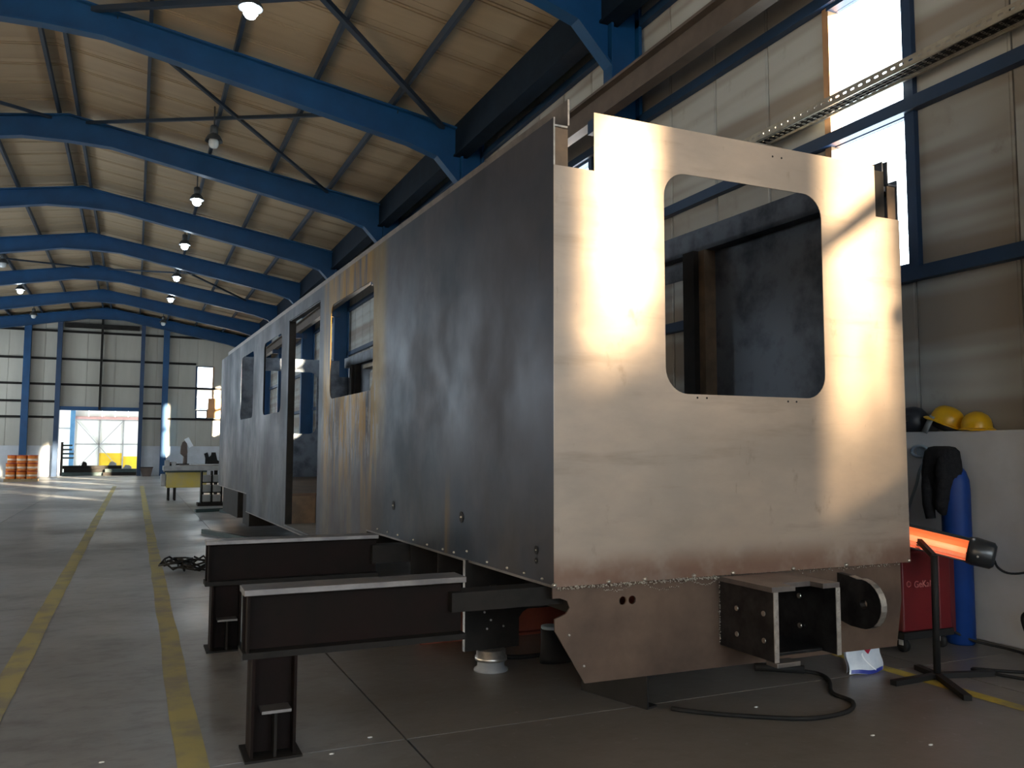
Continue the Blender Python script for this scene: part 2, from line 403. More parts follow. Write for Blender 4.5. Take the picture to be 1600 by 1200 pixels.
def tag(o, label=None, cat=None, group=None, kind=None):
    if label: o['label'] = label
    if cat: o['category'] = cat
    if group: o['group'] = group
    if kind: o['kind'] = kind
    return o

def empty(name, loc=(0, 0, 0), label=None, cat=None, group=None, kind=None):
    o = bpy.data.objects.new(name, None); o.empty_display_size = 0.2
    COL.objects.link(o); o.location = loc
    return tag(o, label, cat, group, kind)

def rrect(x0, y0, x1, y1, r, n=6):
    if r <= 0: return [(x0, y0), (x1, y0), (x1, y1), (x0, y1)]
    P = []
    for cx, cy, a0 in ((x1-r, y0+r, -90), (x1-r, y1-r, 0), (x0+r, y1-r, 90), (x0+r, y0+r, 180)):
        for k in range(n+1):
            t = R(a0 + 90*k/n); P.append((cx+r*math.cos(t), cy+r*math.sin(t)))
    return P

def circle(cx, cy, r, n=16): return [(cx+r*math.cos(2*math.pi*k/n), cy+r*math.sin(2*math.pi*k/n)) for k in range(n)]

def plate(outline, holes, t, fmap, name):
    """flat plate with holes: outline/holes in 2D, thickness t along third axis, mapped by fmap(a,b,c)"""
    cu = bpy.data.curves.new('tmp', 'CURVE'); cu.dimensions = '2D'; cu.fill_mode = 'BOTH'
    for poly in [outline]+list(holes):
        sp = cu.splines.new('POLY'); sp.points.add(len(poly)-1); sp.use_cyclic_u = True
        for i, (x, y) in enumerate(poly): sp.points[i].co = (x, y, 0, 1)
    cu.extrude = t/2
    ob = bpy.data.objects.new('tmp', cu); COL.objects.link(ob)
    dg = bpy.context.evaluated_depsgraph_get()
    me = bpy.data.meshes.new_from_object(ob.evaluated_get(dg))
    bpy.data.objects.remove(ob); bpy.data.curves.remove(cu)
    bm = bmesh.new(); bm.from_mesh(me); bpy.data.meshes.remove(me)
    bmesh.ops.remove_doubles(bm, verts=bm.verts, dist=1e-5)
    for v in bm.verts: v.co = Vector(fmap(v.co.x, v.co.y, v.co.z + t/2))
    bmesh.ops.recalc_face_normals(bm, faces=bm.faces)
    me = bpy.data.meshes.new(name); bm.to_mesh(me); bm.free()
    me.materials.clear()
    for pl in me.polygons: pl.use_smooth = False
    return me

def text_mesh(body, size, fmap, name):
    cu = bpy.data.curves.new('tmp', 'FONT'); cu.body = body; cu.size = size; cu.extrude = 0.001
    ob = bpy.data.objects.new('tmp', cu); COL.objects.link(ob)
    dg = bpy.context.evaluated_depsgraph_get()
    me = bpy.data.meshes.new_from_object(ob.evaluated_get(dg))
    bpy.data.objects.remove(ob); bpy.data.curves.remove(cu)
    for v in me.vertices: v.co = Vector(fmap(*v.co))
    me.name = name; me.materials.clear()
    return me

def copy_tree(o, parent=None):
    c = o.copy(); COL.objects.link(c); c.parent = parent
    for ch in list(o.children): copy_tree(ch, c)
    return c

# ------------------------------------------------------------------ hall shell
XR, XW, XL, YB, YF, RX = -1.8, 6.9, -10.5, -14.8, 55.6, 8.7
BAY = 6.35
FY = [4.25 + BAY*k + (-.3 if k == 0 else 0) for k in range(-2, 9)]       # portal frames
PAR = 1.78
WIN0, WINW, WZ0, WZ1 = 5.777, 1.01, 3.38, 6.52
def roofz(x): return 10.13 - 0.165*abs(x-XR)

# floor: slabs with recessed joints
floor = MB().box((XL-.3, YB-.3, -0.30), (XW+.3, YF+.3, -0.012)).build('floor', 'joint', label='grey concrete floor of the hall, worn and stained', cat='floor', kind='structure')
xs = [XL-.3, -6.6, -2.6, 1.43, 5.45, XW+.3]
ys = [YB-.3] + [4.62 + 5.2*k for k in range(-3, 10)] + [YF+.3]
for i in range(len(xs)-1):
    for j in range(len(ys)-1):
        g = 0.006
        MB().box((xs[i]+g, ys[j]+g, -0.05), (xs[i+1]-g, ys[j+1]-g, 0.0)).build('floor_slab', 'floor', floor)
def strip(x0, x1, y0, y1):
    m = MB(); n = int((y1-y0)/0.5); L_, R_ = [], []
    for k in range(n+1):
        y = y0+(y1-y0)*k/n
        L_.append(m.bm.verts.new((x0+random.uniform(-.008, .008), y, 0.003))); R_.append(m.bm.verts.new((x1+random.uniform(-.008, .008), y, 0.003)))
    for k in range(n): m.bm.faces.new((L_[k], R_[k], R_[k+1], L_[k+1]))
    return m.build('painted_line', 'line', floor)
strip(-0.81, -0.66, 1.0, 40); strip(0.245, 0.395, 1.0, 40); strip(5.06, 5.17, 0.5, 30).data.materials[0] = M['line2']

# right wall
wr = empty('wall_right', (XW, 0, 0), 'right hall wall of grey beige panels above a concrete parapet', 'wall', kind='structure')
MB().box((XW-.27, YB, 0), (XW+.2, YF, PAR)).build('parapet', 'parapet', wr, bevel=0.012)
pan_mesh = {}
def wpanel(parent, w, z0, z1, loc, axis):
    key = (round(w, 3), round(z0, 3), round(z1, 3), axis)
    if key not in pan_mesh:
        m = MB(); g = 0.006
        poly = [(g, 0), (g, .09), (w-g, .09), (w-g, 0), (w-.03, -.0), (w-.035, -.008), (.035, -.008), (.03, 0)]
        if axis == 'y': fa, fb = (lambda a, b: (b, a, z0)), (lambda a, b: (b, a, z1))
        else: fa, fb = (lambda a, b: (a, b, z0)), (lambda a, b: (a, b, z1))
        m.prism(poly, fa, fb)
        bmesh.ops.recalc_face_normals(m.bm, faces=m.bm.faces)
        me = bpy.data.meshes.new('wall_panel'); m.bm.to_mesh(me); m.bm.free(); me.materials.append(M['wpanel' if axis == 'y' else 'wfar'])
        pan_mesh[key] = me
    return link('wall_panel', pan_mesh[key], None, parent, loc)
PTOP = roofz(XW)+.05
# behind every joint a dark backing sheet split round the windows
wins_r = []
k = 0
while WIN0 + BAY*k < YF-2:
    wins_r.append(WIN0 + BAY*k); k += 1
y = WIN0
for w0 in wins_r:
    wpanel(wr, WINW, PAR, WZ0, (0, w0, 0), 'y'); wpanel(wr, WINW, WZ1, PTOP, (0, w0, 0), 'y')
    y = w0+WINW
    for j in range(5):
        w = WINW if j < 4 else BAY-5*WINW
        if y+w > YF+.01: break
        wpanel(wr, w, PAR, PTOP, (0, y, 0), 'y'); y += w
if y < YF: wpanel(wr, YF-y, PAR, PTOP, (0, y, 0), 'y')
wpanel(wr, WINW+.05, PAR, PTOP, (0, WIN0-WINW-.05, 0), 'y')
# wall stretch behind the viewer, in one sheet with its window openings
RB = [(-0.87, 1.0, 2.15, 6.3), (-4.82, -3.5, 3.85, 5.9), (-11.5, -10.5, WZ0, WZ1)]
me = plate([(YB, PAR), (WIN0-WINW-.06, PAR), (WIN0-WINW-.06, PTOP), (YB, PTOP)], [rrect(a, c, b, d, 0) for a, b, c, d in RB], .09, lambda a, b, c: (c, a, b), 'wall_sheet')
link('wall_sheet', me, 'wpanel', wr)
me = plate([(WIN0-WINW-.1, PAR-.1), (YF+.2, PAR-.1), (YF+.2, PTOP+.1), (WIN0-WINW-.1, PTOP+.1)], [rrect(w0, WZ0, w0+WINW, WZ1, 0) for w0 in wins_r], .03, lambda a, b, c: (.092+c, a, b), 'outer_sheet')
link('outer_sheet', me, 'slab', wr)
def girt(parent, p, q, name='girt', m='bluedk'):
    return MB().obox(p, q, .10, .13).build(name, m, parent)
for z in (3.31, 4.99, 6.58, 8.1):
    girt(wr, (XW-.07, 1.0 if z < 6 else YB, z), (XW-.07, YF, z), m='bluedk')
MB().obox((XW-.05, -1.2, 3.98), (XW-.05, 1.2, 4.30), .04, .17).build('shadow_bar', 'blue', wr)  # unseen bar added to throw the dark band across the front plate
for a, b, c, d in RB:
    MB().box((XW+.03, a, c), (XW+.045, b, d)).build('pane', 'dimglass', wr)
    portal((XW+.15, (a+b)/2, (c+d)/2), (-1, 0, 0), b-a, d-c)

def window(n, axis, pos, a0, a1, z0, z1, side, label, mull=True, jm='jamb', pm='bluedk'):
    """window in wall; axis 'y' = wall runs along y at x=pos; side = +1 outward direction"""
    P = (lambda a, d, z: (pos+side*d, a, z)) if axis == 'y' else (lambda a, d, z: (a, pos+side*d, z))
    root = empty('window_%d' % n, P((a0+a1)/2, 0.04, z0), label, 'window', kind='structure')
    def bb(name, m, aa, ab, da, db, za, zb):
        p, q = P(aa, da, za), P(ab, db, zb)
        lo = [min(i, j) for i, j in zip(p, q)]; hi = [max(i, j) for i, j in zip(p, q)]
        return MB().box(lo, hi).build(name, m, root)
    bb('jamb', pm, a0-.09, a0+.02, -.07, .1, z0, z1); bb('jamb', jm, a1-.02, a1+.07, -.05, .1, z0, z1)
    bb('sill', pm, a0, a1, -.06, .1, z0, z0+.05); bb('head', pm, a0, a1, -.06, .1, z1-.05, z1)
    zm = (z0+z1)/2
    if mull: bb('transom', pm, a0, a1, 0, .06, zm-.03, zm+.03)
    for za, zb in (((z0+.05, zm-.03), (zm+.03, z1-.05)) if mull else ((z0+.05, z1-.05),)):
        bb('pane', 'glass', a0+.02, a1-.02, .04, .052, za, zb)
    c = P((a0+a1)/2, 0.16, zm)
    nrm = Vector(P(0, 0, 0)) - Vector(P(0, 1, 0))
    portal(c, nrm, a1-a0, z1-z0)
    return root
ordn = ['nearest', 'second', 'third', 'fourth', 'fifth', 'sixth', 'seventh', 'eighth', 'ninth', 'tenth']
for k, w0 in enumerate(wins_r):
    window(k+1, 'y', XW, w0, w0+WINW, WZ0, WZ1, 1, 'tall narrow window in the right wall, %s from the viewer' % ordn[k])

# far wall
wf = empty('wall_far', (0, YF, 0), 'far end wall of beige panels with a large gateway', 'wall', kind='structure')
OX0, OX1, OZ = -4.1, 0.12, 3.9
MB().box((XL, YF-.1, 0), (OX0-.12, YF+.2, PAR)).build('parapet', 'parapet', wf, bevel=.012)
MB().box((OX1+.12, YF-.1, 0), (XW, YF+.2, PAR)).build('parapet', 'parapet', wf, bevel=.012)
FW = [(3.38, 4.30, 4.05, 6.75), (3.42, 4.0, 3.5, 4.0)]
fx = [-10.5, -9.3, -8.05, -6.8, -5.75, -4.98, OX0-.1, -2.75, -1.25, OX1+.1, 1.05, 2.3, 3.38, 4.30, 5.6, 6.9]
for a, b in zip(fx, fx[1:]):
    top = min(roofz(a), roofz(b)) + .05
    if a >= OX0-.2 and b <= OX1+.2:
        wpanel(wf, b-a, OZ, top, (a, 0, 0), 'x')
    elif abs(a-3.38) < .01:
        wpanel(wf, b-a, PAR, 3.45, (a, 0, 0), 'x'); wpanel(wf, b-a, 6.75, top, (a, 0, 0), 'x')
        wpanel(wf, .30, 3.45, 4.05, (a+.62, 0, 0), 'x')
    else:
        wpanel(wf, b-a, PAR, top, (a, 0, 0), 'x')
me = plate([(XL-.2, 0), (OX0, 0), (OX0, OZ), (OX1, OZ), (OX1, 0), (XW+.2, 0), (XW+.2, PTOP), (XR, roofz(XR)+.1), (XL-.2, PTOP)], [rrect(3.38, 4.05, 4.30, 6.75, 0), rrect(3.42, 3.5, 4.0, 4.0, 0)], .03, lambda a, b, c: (a, .21+c, b), 'outer_sheet')
link('outer_sheet', me, 'slab', wf)
for z, a, b in ((8.5, XL+2, XW-1.2), (6.86, XL, 3.3), (5.36, XL, XW), (3.44, XL, OX0), (3.44, OX1, XW), (4.35, XL+3, OX0), (4.35, OX1, 1.5)):
    girt(wf, (a, YF-.06, z), (b, YF-.06, z), m='dark')
for x, w, z0, m in ((-5.85, .36, 0.0, 'blue'), (1.55, .34, 0.0, 'blue'), (OX0-.12, .26, 0, 'bluedk'), (OX1+.12, .22, 0, 'bluedk'), (-2.0, .12, OZ, 'dark')):
    MB().box((x-w/2, YF-.42, z0), (x+w/2, YF-.1, roofz(x)-.6)).build('wall_post', m, wf)
MB().box((OX0-.2, YF-.3, OZ-.05), (OX1+.2, YF-.05, OZ+.17)).build('gate_header', 'blue', wf)
MB().box((OX0+.1, YF-.45, 8.72), (OX1-.1, YF-.15, 8.98)).build('hoist_beam', 'dark', wf)
MB().box((4.05, YF-.16, 3.55), (5.3, YF-.1, 4.75)).build('orange_panel', 'board', wf)  # plain orange panel on the far wall
window(20, 'x', YF, 3.38, 4.30, 4.05, 6.75, 1, 'white glowing window high on the far wall', mull=False)
window(21, 'x', YF, 3.42, 4.0, 3.5, 4.0, 1, 'small low pane below the far wall window', mull=False)

# left wall and back wall (out of view, they close the hall)
wl = empty('wall_left', (XL, 0, 0), 'left hall wall opposite the railcar, with tall openings added for light', 'wall', kind='structure')
lw = [25.0 + BAY*k for k in range(0, 5)]  # unseen openings, kept to the far half and widened to light it
me = plate([(YB, 0), (YF, 0), (YF, PTOP), (YB, PTOP)], [rrect(a, WZ0, a+2.6, WZ1, 0) for a in lw], .1, lambda a, b, c: (-c, a, b), 'wall_sheet')
link('wall_sheet', me, 'wpanel', wl)
for a in lw: portal((XL-.15, a+1.3, (WZ0+WZ1)/2), (1, 0, 0), 2.6, WZ1-WZ0)
wb = empty('wall_back', (0, YB, 0), 'back end wall of the hall behind the viewer', 'wall', kind='structure')
BW = [(-8.5, -3.9, 3.4, 7.2), (-0.6, 5.9, 2.6, 7.4)]  # unseen openings added and enlarged to light the front plate from behind
me = plate([(XL, 0), (XW, 0), (XW, PTOP), (XR, roofz(XR)), (XL, PTOP)], [rrect(a, c, b, d, 0) for a, b, c, d in BW], .1, lambda a, b, c: (a, -c, b), 'wall_sheet')
link('wall_sheet', me, 'wpanel', wb)
for a, b, c, d in BW: portal(((a+b)/2, YB-.15, (c+d)/2), (0, 1, 0), b-a, d-c)

# ceiling
ceil = empty('ceiling', (XR, 0, 8.0), 'pitched roof of tan ribbed panels on blue frames', 'ceiling', kind='structure')
def roof_panel_mesh(s, w, name):
    # s=+1 right slope; profile across y with two small grooves, swept down the slope
    prof = [(.006, 0), (.006, .10), (w-.006, .10), (w-.006, 0), (.33, 0), (.325, .022), (.29, .022), (.285, 0), (.235, 0), (.23, .022), (.195, .022), (.19, 0)]
    m = MB()
    fa = lambda a, b: (0 if s > 0 else 0, a, roofz(XR)-8+b)
    fb = lambda a, b: (s*(RX+.05), a, roofz(XR)-8-.165*(RX+.05)+b)
    m.prism(prof, fa, fb)
    bmesh.ops.recalc_face_normals(m.bm, faces=m.bm.faces)
    me = bpy.data.meshes.new(name); m.bm.to_mesh(me); m.bm.free(); me.materials.append(M['roof'])
    return me
rp = {s: roof_panel_mesh(s, 1.03, 'roof_panel') for s in (1, -1)}
y = 8.0; nroof = int(math.ceil((YF+.2-y)/1.03))
for j in range(nroof):
    for s in (1, -1): link('roof_panel', rp[s], None, ceil, (0, y+j*1.03, 0))
for s in (1, -1):
    m = MB(); x1 = XR+s*(RX+.05)
    m.prism([(XR, roofz(XR)), (x1, roofz(x1)), (x1, roofz(x1)+.1), (XR, roofz(XR)+.1)], lambda a, b: (a, YB, b), lambda a, b: (a, 7.995, b))
    m.build('roof_sheet', 'slab', ceil)
for s in (1, -1):
    for dx in (.22, 1.8, 3.35, 4.95, 6.55):
        x = XR+s*dx; zt = roofz(x)
        MB().box((x-.035, YB, zt-.17), (x+.035, YF, zt-.005)).build('purlin', 'purlin', ceil)
    x = XR+s*8.15
    MB().box((x-.16, YB, roofz(x)-.75), (x-.14+.04, YF, roofz(x)-.05)).box((x-.2, YB, roofz(x)-.78), (x+.12, YF, roofz(x)-.74)).build('eave_beam', 'eave', ceil)
    MB().box((x-.10, YB, roofz(x)-.14), (XR+s*8.7, YF, roofz(x)-.10) if s > 0 else (x+.1, YF, roofz(x)-.10)).build('eave_gutter', 'dark', ceil)
def brace(x0, y0, x1, y1, w=.07):
    a, b = (x0, y0, roofz(x0)-.23), (x1, y1, roofz(x1)-.23)
    MB().obox(a, b, w, w).build('roof_brace', 'purlin', ceil)
F0 = 3   # frame at 10.6
b0, b1, b2, b3, b4, b5, b6 = FY[F0:F0+7]
for (ya, yb) in ((b1, b2), (b4, b5)):
    for s in (1, -1):
        brace(XR+s*.4, yb, XR+s*6.7, ya); brace(XR+s*1.2, ya, XR+s*6.5, yb)
brace(-1.0, b0-.5, 5.9, b1, .10); brace(5.9, b0, -1.0, b1, .10)

# portal frames
def frame_meshes():
    meshes = {}
    for s in (1, -1):
        # rafter: web + flanges, x measured from the ridge
        und = [(0, 9.30), (1.0, 9.27), (6.9, 8.15), (7.55, 7.95), (8.12, 7.35)]
        top = [(0, 9.95), (8.12, 9.95-.165*8.12)]
        m = MB()
        poly = [(s*a, b) for a, b in und] + [(s*a, b) for a, b in top[::-1]]
        m.prism(poly, lambda a, b: (a, -.012, b), lambda a, b: (a, .012, b))
        for (a, b), (c, d) in zip(und, und[1:]): m.obox((s*a, 0, b), (s*c, 0, d), .24, .035)
        m.obox((s*top[0][0], 0, top[0][1]), (s*top[1][0], 0, top[1][1]), .24, .035)
        bmesh.ops.recalc_face_normals(m.bm, faces=m.bm.faces)
        me = bpy.data.meshes.new('rafter'); m.bm.to_mesh(me); m.bm.free(); me.materials.append(M['blue']); meshes['r%d' % s] = me
        m = MB()
        m.box((min(s*8.1, s*8.14), -.125, 0), (max(s*8.1, s*8.14), .125, 8.6))
        m.box((min(s*8.12, s*8.62), -.012, 0), (max(s*8.12, s*8.62), .012, 8.6))
        m.box((min(s*8.58, s*8.63), -.125, 0), (max(s*8.58, s*8.63), .125, 8.6))
        bmesh.ops.recalc_face_normals(m.bm, faces=m.bm.faces)
        me = bpy.data.meshes.new('column'); m.bm.to_mesh(me); m.bm.free(); me.materials.append(M['blue']); meshes['c%d' % s] = me
        m = MB().box((min(s*7.95, s*8.7), -.18, 0), (max(s*7.95, s*8.7), .18, .03))
        bmesh.ops.recalc_face_normals(m.bm, faces=m.bm.faces)
        me = bpy.data.meshes.new('base_plate'); m.bm.to_mesh(me); m.bm.free(); me.materials.append(M['bluedk']); meshes['b%d' % s] = me
    return meshes
fm = frame_meshes()
fl = {0: 'blue steel portal frame nearest overhead, its column above the railcar front', 1: 'blue steel roof frame filling the top left corner of the view', 2: 'second complete blue roof frame from the top left', 3: 'third blue roof frame down the hall', 4: 'fourth blue roof frame down the hall', 5: 'fifth blue roof frame down the hall', 6: 'sixth blue roof frame down the hall', 7: 'last blue roof frame against the far wall', -1: 'blue portal frame beside the viewer, out of view', -2: 'blue portal frame behind the viewer', -3: 'rearmost blue portal frame behind the viewer'}
for k, y in enumerate(FY):
    root = empty('portal_frame', (XR, y, 0), fl[k-F0], 'roof frame', 'blue portal frames of the hall', 'structure')
    for s in (1, -1):
        link('rafter', fm['r%d' % s], None, root); link('column', fm['c%d' % s], None, root); link('base_plate', fm['b%d' % s], None, root)

# crane runway beam and cable tray along the right wall
cr = empty('crane_beam', (6.15, 20, 6.5), 'brown crane runway beam running along the right wall columns', 'beam', kind='structure')
MB().box((6.06, 0.5, 6.50), (6.24, YF-.5, 6.53)).build('bottom_flange', 'crane', cr)
MB().box((6.14, 0.5, 6.53), (6.165, YF-.5, 6.86)).build('web', 'crane', cr)
MB().box((6.03, 0.5, 6.86), (6.27, YF-.5, 6.90)).build('top_flange', 'crane', cr)
MB().box((6.12, 0.5, 6.90), (6.18, YF-.5, 6.96)).build('rail', 'dark', cr)
for y in FY[F0-1:]:
    MB().box((6.02, y-.12, 6.30), (6.5, y+.12, 6.50)).build('bracket', 'bluedk', cr)
tr = empty('cable_tray', (6.62, 5.5, 5.2), 'perforated galvanised cable tray hung across the tall window', 'cable tray')
holes = []
yy = 3.1
while yy < 7.9:
    holes.append(rrect(yy, .045, yy+.05, .065, .008, 3)); yy += .10
def traymap(a, b, c): return (c, a, b)
me = plate([(3.0, 0), (8.0, 0), (8.0, .10), (3.0, .10)], holes, .004, lambda a, b, c: (-.12+c, a-5.5, b), 'side_rail'); link('side_rail', me, 'galv', tr)
me = plate([(3.0, 0), (8.0, 0), (8.0, .10), (3.0, .10)], holes, .004, lambda a, b, c: (.12+c, a-5.5, b), 'side_rail'); link('side_rail', me, 'galv', tr)
holes = []
yy = 3.1
while yy < 7.9:
    for xx in (-.085, -.02, .045): holes.append(rrect(xx, yy, xx+.04, yy+.02, 0))
    yy += .085
me = plate([(-.12, 3.0), (.124, 3.0), (.124, 8.0), (-.12, 8.0)], holes, .004, lambda a, b, c: (a, b-5.5, c), 'tray_bottom'); link('tray_bottom', me, 'galv', tr)
for yy in (4.0, 7.6): MB().box((6.50, yy-.02, 5.17), (XW, yy+.02, 5.2)).build('tray_arm', 'galv', tr)
m = MB()
for q in range(3): m.tube([(6.56+.05*q, 3.0, 5.225), (6.57+.05*q, 5.5, 5.222), (6.56+.05*q, 7.95, 5.225)], .014, 6)
m.build('cable', 'black', tr)

# ------------------------------------------------------------------ yard beyond the far gateway
yd = MB().box((-9, YF+.3, -.2), (6, 68, -.01)).build('yard_floor', 'yard', label='pale yard ground beyond the far gateway', cat='ground', kind='structure')
yw = empty('yard_wall', (-2, 63.0, 0), 'pale building front seen through the far gateway', 'wall', kind='structure')
for a, b in zip([-8, -6.5, -5.2, -3.9], [-6.5, -5.2, -3.9, -3.72]): MB().box((a+.01, 62.9, 0), (b-.01, 63.1, 5.2)).build('wall_panel', 'gate', yw)
for a, b in zip([-3.72, -2.9, -2.1, -1.3, -.5, .3, 1.2, 2.4], [-2.9, -2.1, -1.3, -.5, .3, 1.2, 2.4, 4.0]): MB().box((a+.01, 62.9, 3.75), (b-.01, 63.1, 5.2)).build('wall_panel', 'gate', yw)
MB().box((.3, 62.9, 0), (4, 63.1, 3.75)).build('wall_panel', 'gate', yw)
MB().box((-3.95, 62.55, 0), (-3.68, 62.85, 5.2)).build('post', 'bluelt', yw)
MB().box((-3.72, 62.7, 3.55), (2.2, 62.9, 3.75)).build('lintel', 'pink', yw)
for z in (2.9, 4.4): MB().box((-8, 62.82, z), (-3.95, 62.9, z+.08)).build('rail', 'grey', yw)
cn = MB().box((-9, YF+.4, 5.3), (6, 63.3, 5.45)).build('yard_shade_slab', 'slab', label='canopy slab added unseen over the yard to dim the gate', cat='shade', kind='structure')  # added slab that keeps sky light off the gate
gt = empty('sliding_gate', (-2.2, 62.4, 0), 'white sliding gate with crossed braces and a yellow lower panel', 'gate')
for a, b, z0, z1, m_ in ((-3.6, -2.22, 0.1, 1.88, 'gate'), (-2.18, -.78, 1.32, 1.88, 'gate'), (-2.18, -.78, .1, 1.32, 'gatey'), (-3.6, -2.22, 1.94, 3.5, 'gate'), (-2.18, -.78, 1.94, 3.5, 'gate'), (-.72, .28, 1.1, 3.5, 'gate'), (-.72, .28, .1, 1.1, 'gatey')):
    MB().box((a, 62.42, z0), (b, 62.5, z1)).build('panel', m_, gt)
for x in (-3.63, -2.2, -.75): MB().box((x-.04, 62.36, .05), (x+.04, 62.44, 3.55)).build('stile', 'grey', gt)
for z in (.07, 1.91, 3.52): MB().box((-3.63, 62.36, z-.04), (.3, 62.44, z+.04)).build('rail', 'grey', gt)
MB().obox((-3.6, 62.33, 3.45), (-.8, 62.33, .15), .04, .07, (0, 1, 0)).build('cross_brace', 'grey', gt)
MB().obox((-3.6, 62.30, .15), (-.8, 62.30, 3.45), .04, .07, (0, 1, 0)).build('cross_brace', 'grey', gt)

# ------------------------------------------------------------------ railcar body shell
CA = R(-2.0)
CO = Vector((2.294, 4.518, 0))
W, LEN = 2.93, 15.65
car = empty('railcar_body', CO, 'unpainted steel railcar body shell on supports, roof still open', 'railcar')
def C(u, v, z): return (u + math.sin(CA)*v, math.cos(CA)*v, z)
def CW(u, v, z): c = C(u, v, z); return (c[0]+CO.x, c[1]+CO.y, c[2])
def cbox(name, m, u0, u1, v0, v1, z0, z1, parent=None, bevel=0):
    b = MB(); pts = [(u, v, z) for z in (z0, z1) for v in (v0, v1) for u in (u0, u1)]
    vv = [b.bm.verts.new(C(*p)) for p in pts]
    for f in ((0, 2, 3, 1), (4, 5, 7, 6), (0, 1, 5, 4), (2, 6, 7, 3), (0, 4, 6, 2), (1, 3, 7, 5)): b.bm.faces.new([vv[i] for i in f])
    return b.build(name, m, parent or car, world=False, bevel=bevel)
TS = .008
prof = [(0, .80), (3.88, .80), (3.88, .475), (11.6, .475), (11.6, .80), (LEN, .80), (LEN, 3.63), (0, 3.655)]
lw_holes = [rrect(3.77, 2.20, 5.53, 3.33, .13), rrect(6.09, .52, 8.04, 3.49, 0), rrect(8.57, 2.17, 10.12, 3.38, .13), rrect(11.17, 2.17, 12.65, 3.38, .13)]
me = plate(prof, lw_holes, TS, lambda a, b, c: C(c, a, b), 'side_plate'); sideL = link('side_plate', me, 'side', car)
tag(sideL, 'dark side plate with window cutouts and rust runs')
rw_holes = [rrect(2.52, 2.2, 4.25, 3.36, .13), rrect(5.1, 2.2, 6.8, 3.36, .13), rrect(7.6, 2.2, 9.3, 3.36, .13), rrect(10.1, 2.2, 11.8, 3.36, .13), rrect(12.5, 2.2, 13.9, 3.36, .13)]
me = plate(prof, rw_holes, TS, lambda a, b, c: C(W-c, a, b), 'side_plate'); link('side_plate', me, 'inner', car)
fr = [(0, .79), (W, .79), (W, 3.345), (2.69, 3.345), (2.69, 3.733), (.285, 3.733), (.285, 3.355), (0, 3.355)]
fh = [rrect(.806, 1.967, 2.155, 3.43, .17, 8)]
me = plate(fr, fh, .007, lambda a, b, c: (a, c-.007, b), 'front_plate'); fp = link('front_plate', me, 'front', car)
tag(fp, 'pale front plate with a rounded window cutout')
me = plate(fr, [rrect(.806, 1.967, 2.155, 3.43, .17, 8)], .007, lambda a, b, c: C(a, LEN-c, b), 'end_plate'); link('end_plate', me, 'inner', car)
# upper cant plates, stepped in from the sides
cbox('cant_plate', 'boxtop', .098, .107, -.005, LEN-.25, 3.615, 3.785); cbox('cant_plate', 'inner', W-.107, W-.098, -.005, LEN-.25, 3.615, 3.785)
cbox('cant_step', 'cut', .008, .098, -.004, LEN-.25, 3.602, 3.614); cbox('cant_step', 'inner', W-.098, W-.008, -.004, LEN-.25, 3.602, 3.614)
# bright sawn ends of the plates
cbox('cut_edge', 'cut', -.001, .009, -.006, -.001, 3.355, 3.657); cbox('cut_edge', 'cut', .097, .108, -.009, -.005, 3.62, 3.786)
# end posts and longitudinal rails
cbox('corner_post', 'brownst', .012, .055, .004, .012, .9, 3.60); cbox('corner_post', 'brownst', .055, .108, .012, .02, .9, 3.60)
cbox('corner_post', 'dark', W-.23, W-.135, .004, .012, 3.3, 3.705); cbox('corner_post', 'brownst', W-.10, W-.02, .006, .014, 3.3, 3.60)
cbox('top_rail', 'inner', W-.13, W-.012, .02, LEN-.05, 3.56, 3.60); cbox('top_rail', 'inner', W-.13, W-.12, .02, LEN-.05, 3.56, 3.79)
cbox('top_rail', 'inner', .012, .09, .02, LEN-.05, 3.48, 3.60)
cbox('window_header', 'galv', W-.16, W-.01, 4.4, 13.9, 3.40, 3.48)
for v in (2.1, 4.7, 7.15, 9.65, 12.1, 14.6):
    cbox('wall_post', 'brownst' if v < 2.2 else 'dark', W-.14, W-.01, v, v+.09, .95, 3.56); cbox('wall_post', 'dark', W-.20, W-.13, v+.09, v+.26, .95, 3.56)
for v in (.9, 2.4, 10.6, 13.4): cbox('wall_post', 'dark', .01, .11, v, v+.1, .95, 3.48)
cbox('door_post', 'dark', .008, .10, 8.04, 8.13, .52, 3.49); cbox('door_post', 'inner', .008, .10, 6.0, 6.09, .52, 3.49)
# floor, door well
cbox('floor_deck', 'plow', .62, W-.02, .02, LEN-.02, .92, .96); cbox('floor_deck', 'plow', .02, .62, .02, 6.05, .92, .96); cbox('floor_deck', 'plow', .02, .62, 8.08, LEN-.02, .92, .96)
cbox('door_sill', 'grey', 0.0, .62, 6.05, 8.08, .50, .52)
cbox('step_riser', 'brownst', .60, .62, 6.05, 8.08, .52, .92); cbox('step_riser', 'brownst', .02, .62, 8.08, 8.10, .52, .92); cbox('step_riser', 'dark', .02, .62, 6.03, 6.05, .52, .92)
# underframe
cbox('underframe_beam', 'dark', .45, .62, .25, LEN-.3, .50, .92); cbox('underframe_beam', 'dark', W-.62, W-.45, .25, LEN-.3, .50, .92)
for v in (3.9, 6.0, 8.5, 11.5): cbox('cross_member', 'dark', .03, W-.03, v, v+.08, .49, .92)
for v, z0 in ((1.95, .45), (2.6, .52)): cbox('hanger_plate', 'dark', .02, .35, v, v+.012, z0, .92)
cbox('equipment_box', 'dark', .05, 1.2, 11.55, 12.3, .20, .78); cbox('equipment_box', 'dark', .05, 1.0, 13.0, 15.2, .25, .80)
cbox('bottom_rail', 'boxtop', -.006, .05, 0.0, 3.88, .785, .80); cbox('bottom_rail', 'boxtop', -.006, .05, 3.88, 11.6, .46, .475); cbox('bottom_rail', 'boxtop', -.006, .05, 11.6, LEN, .785, .80)
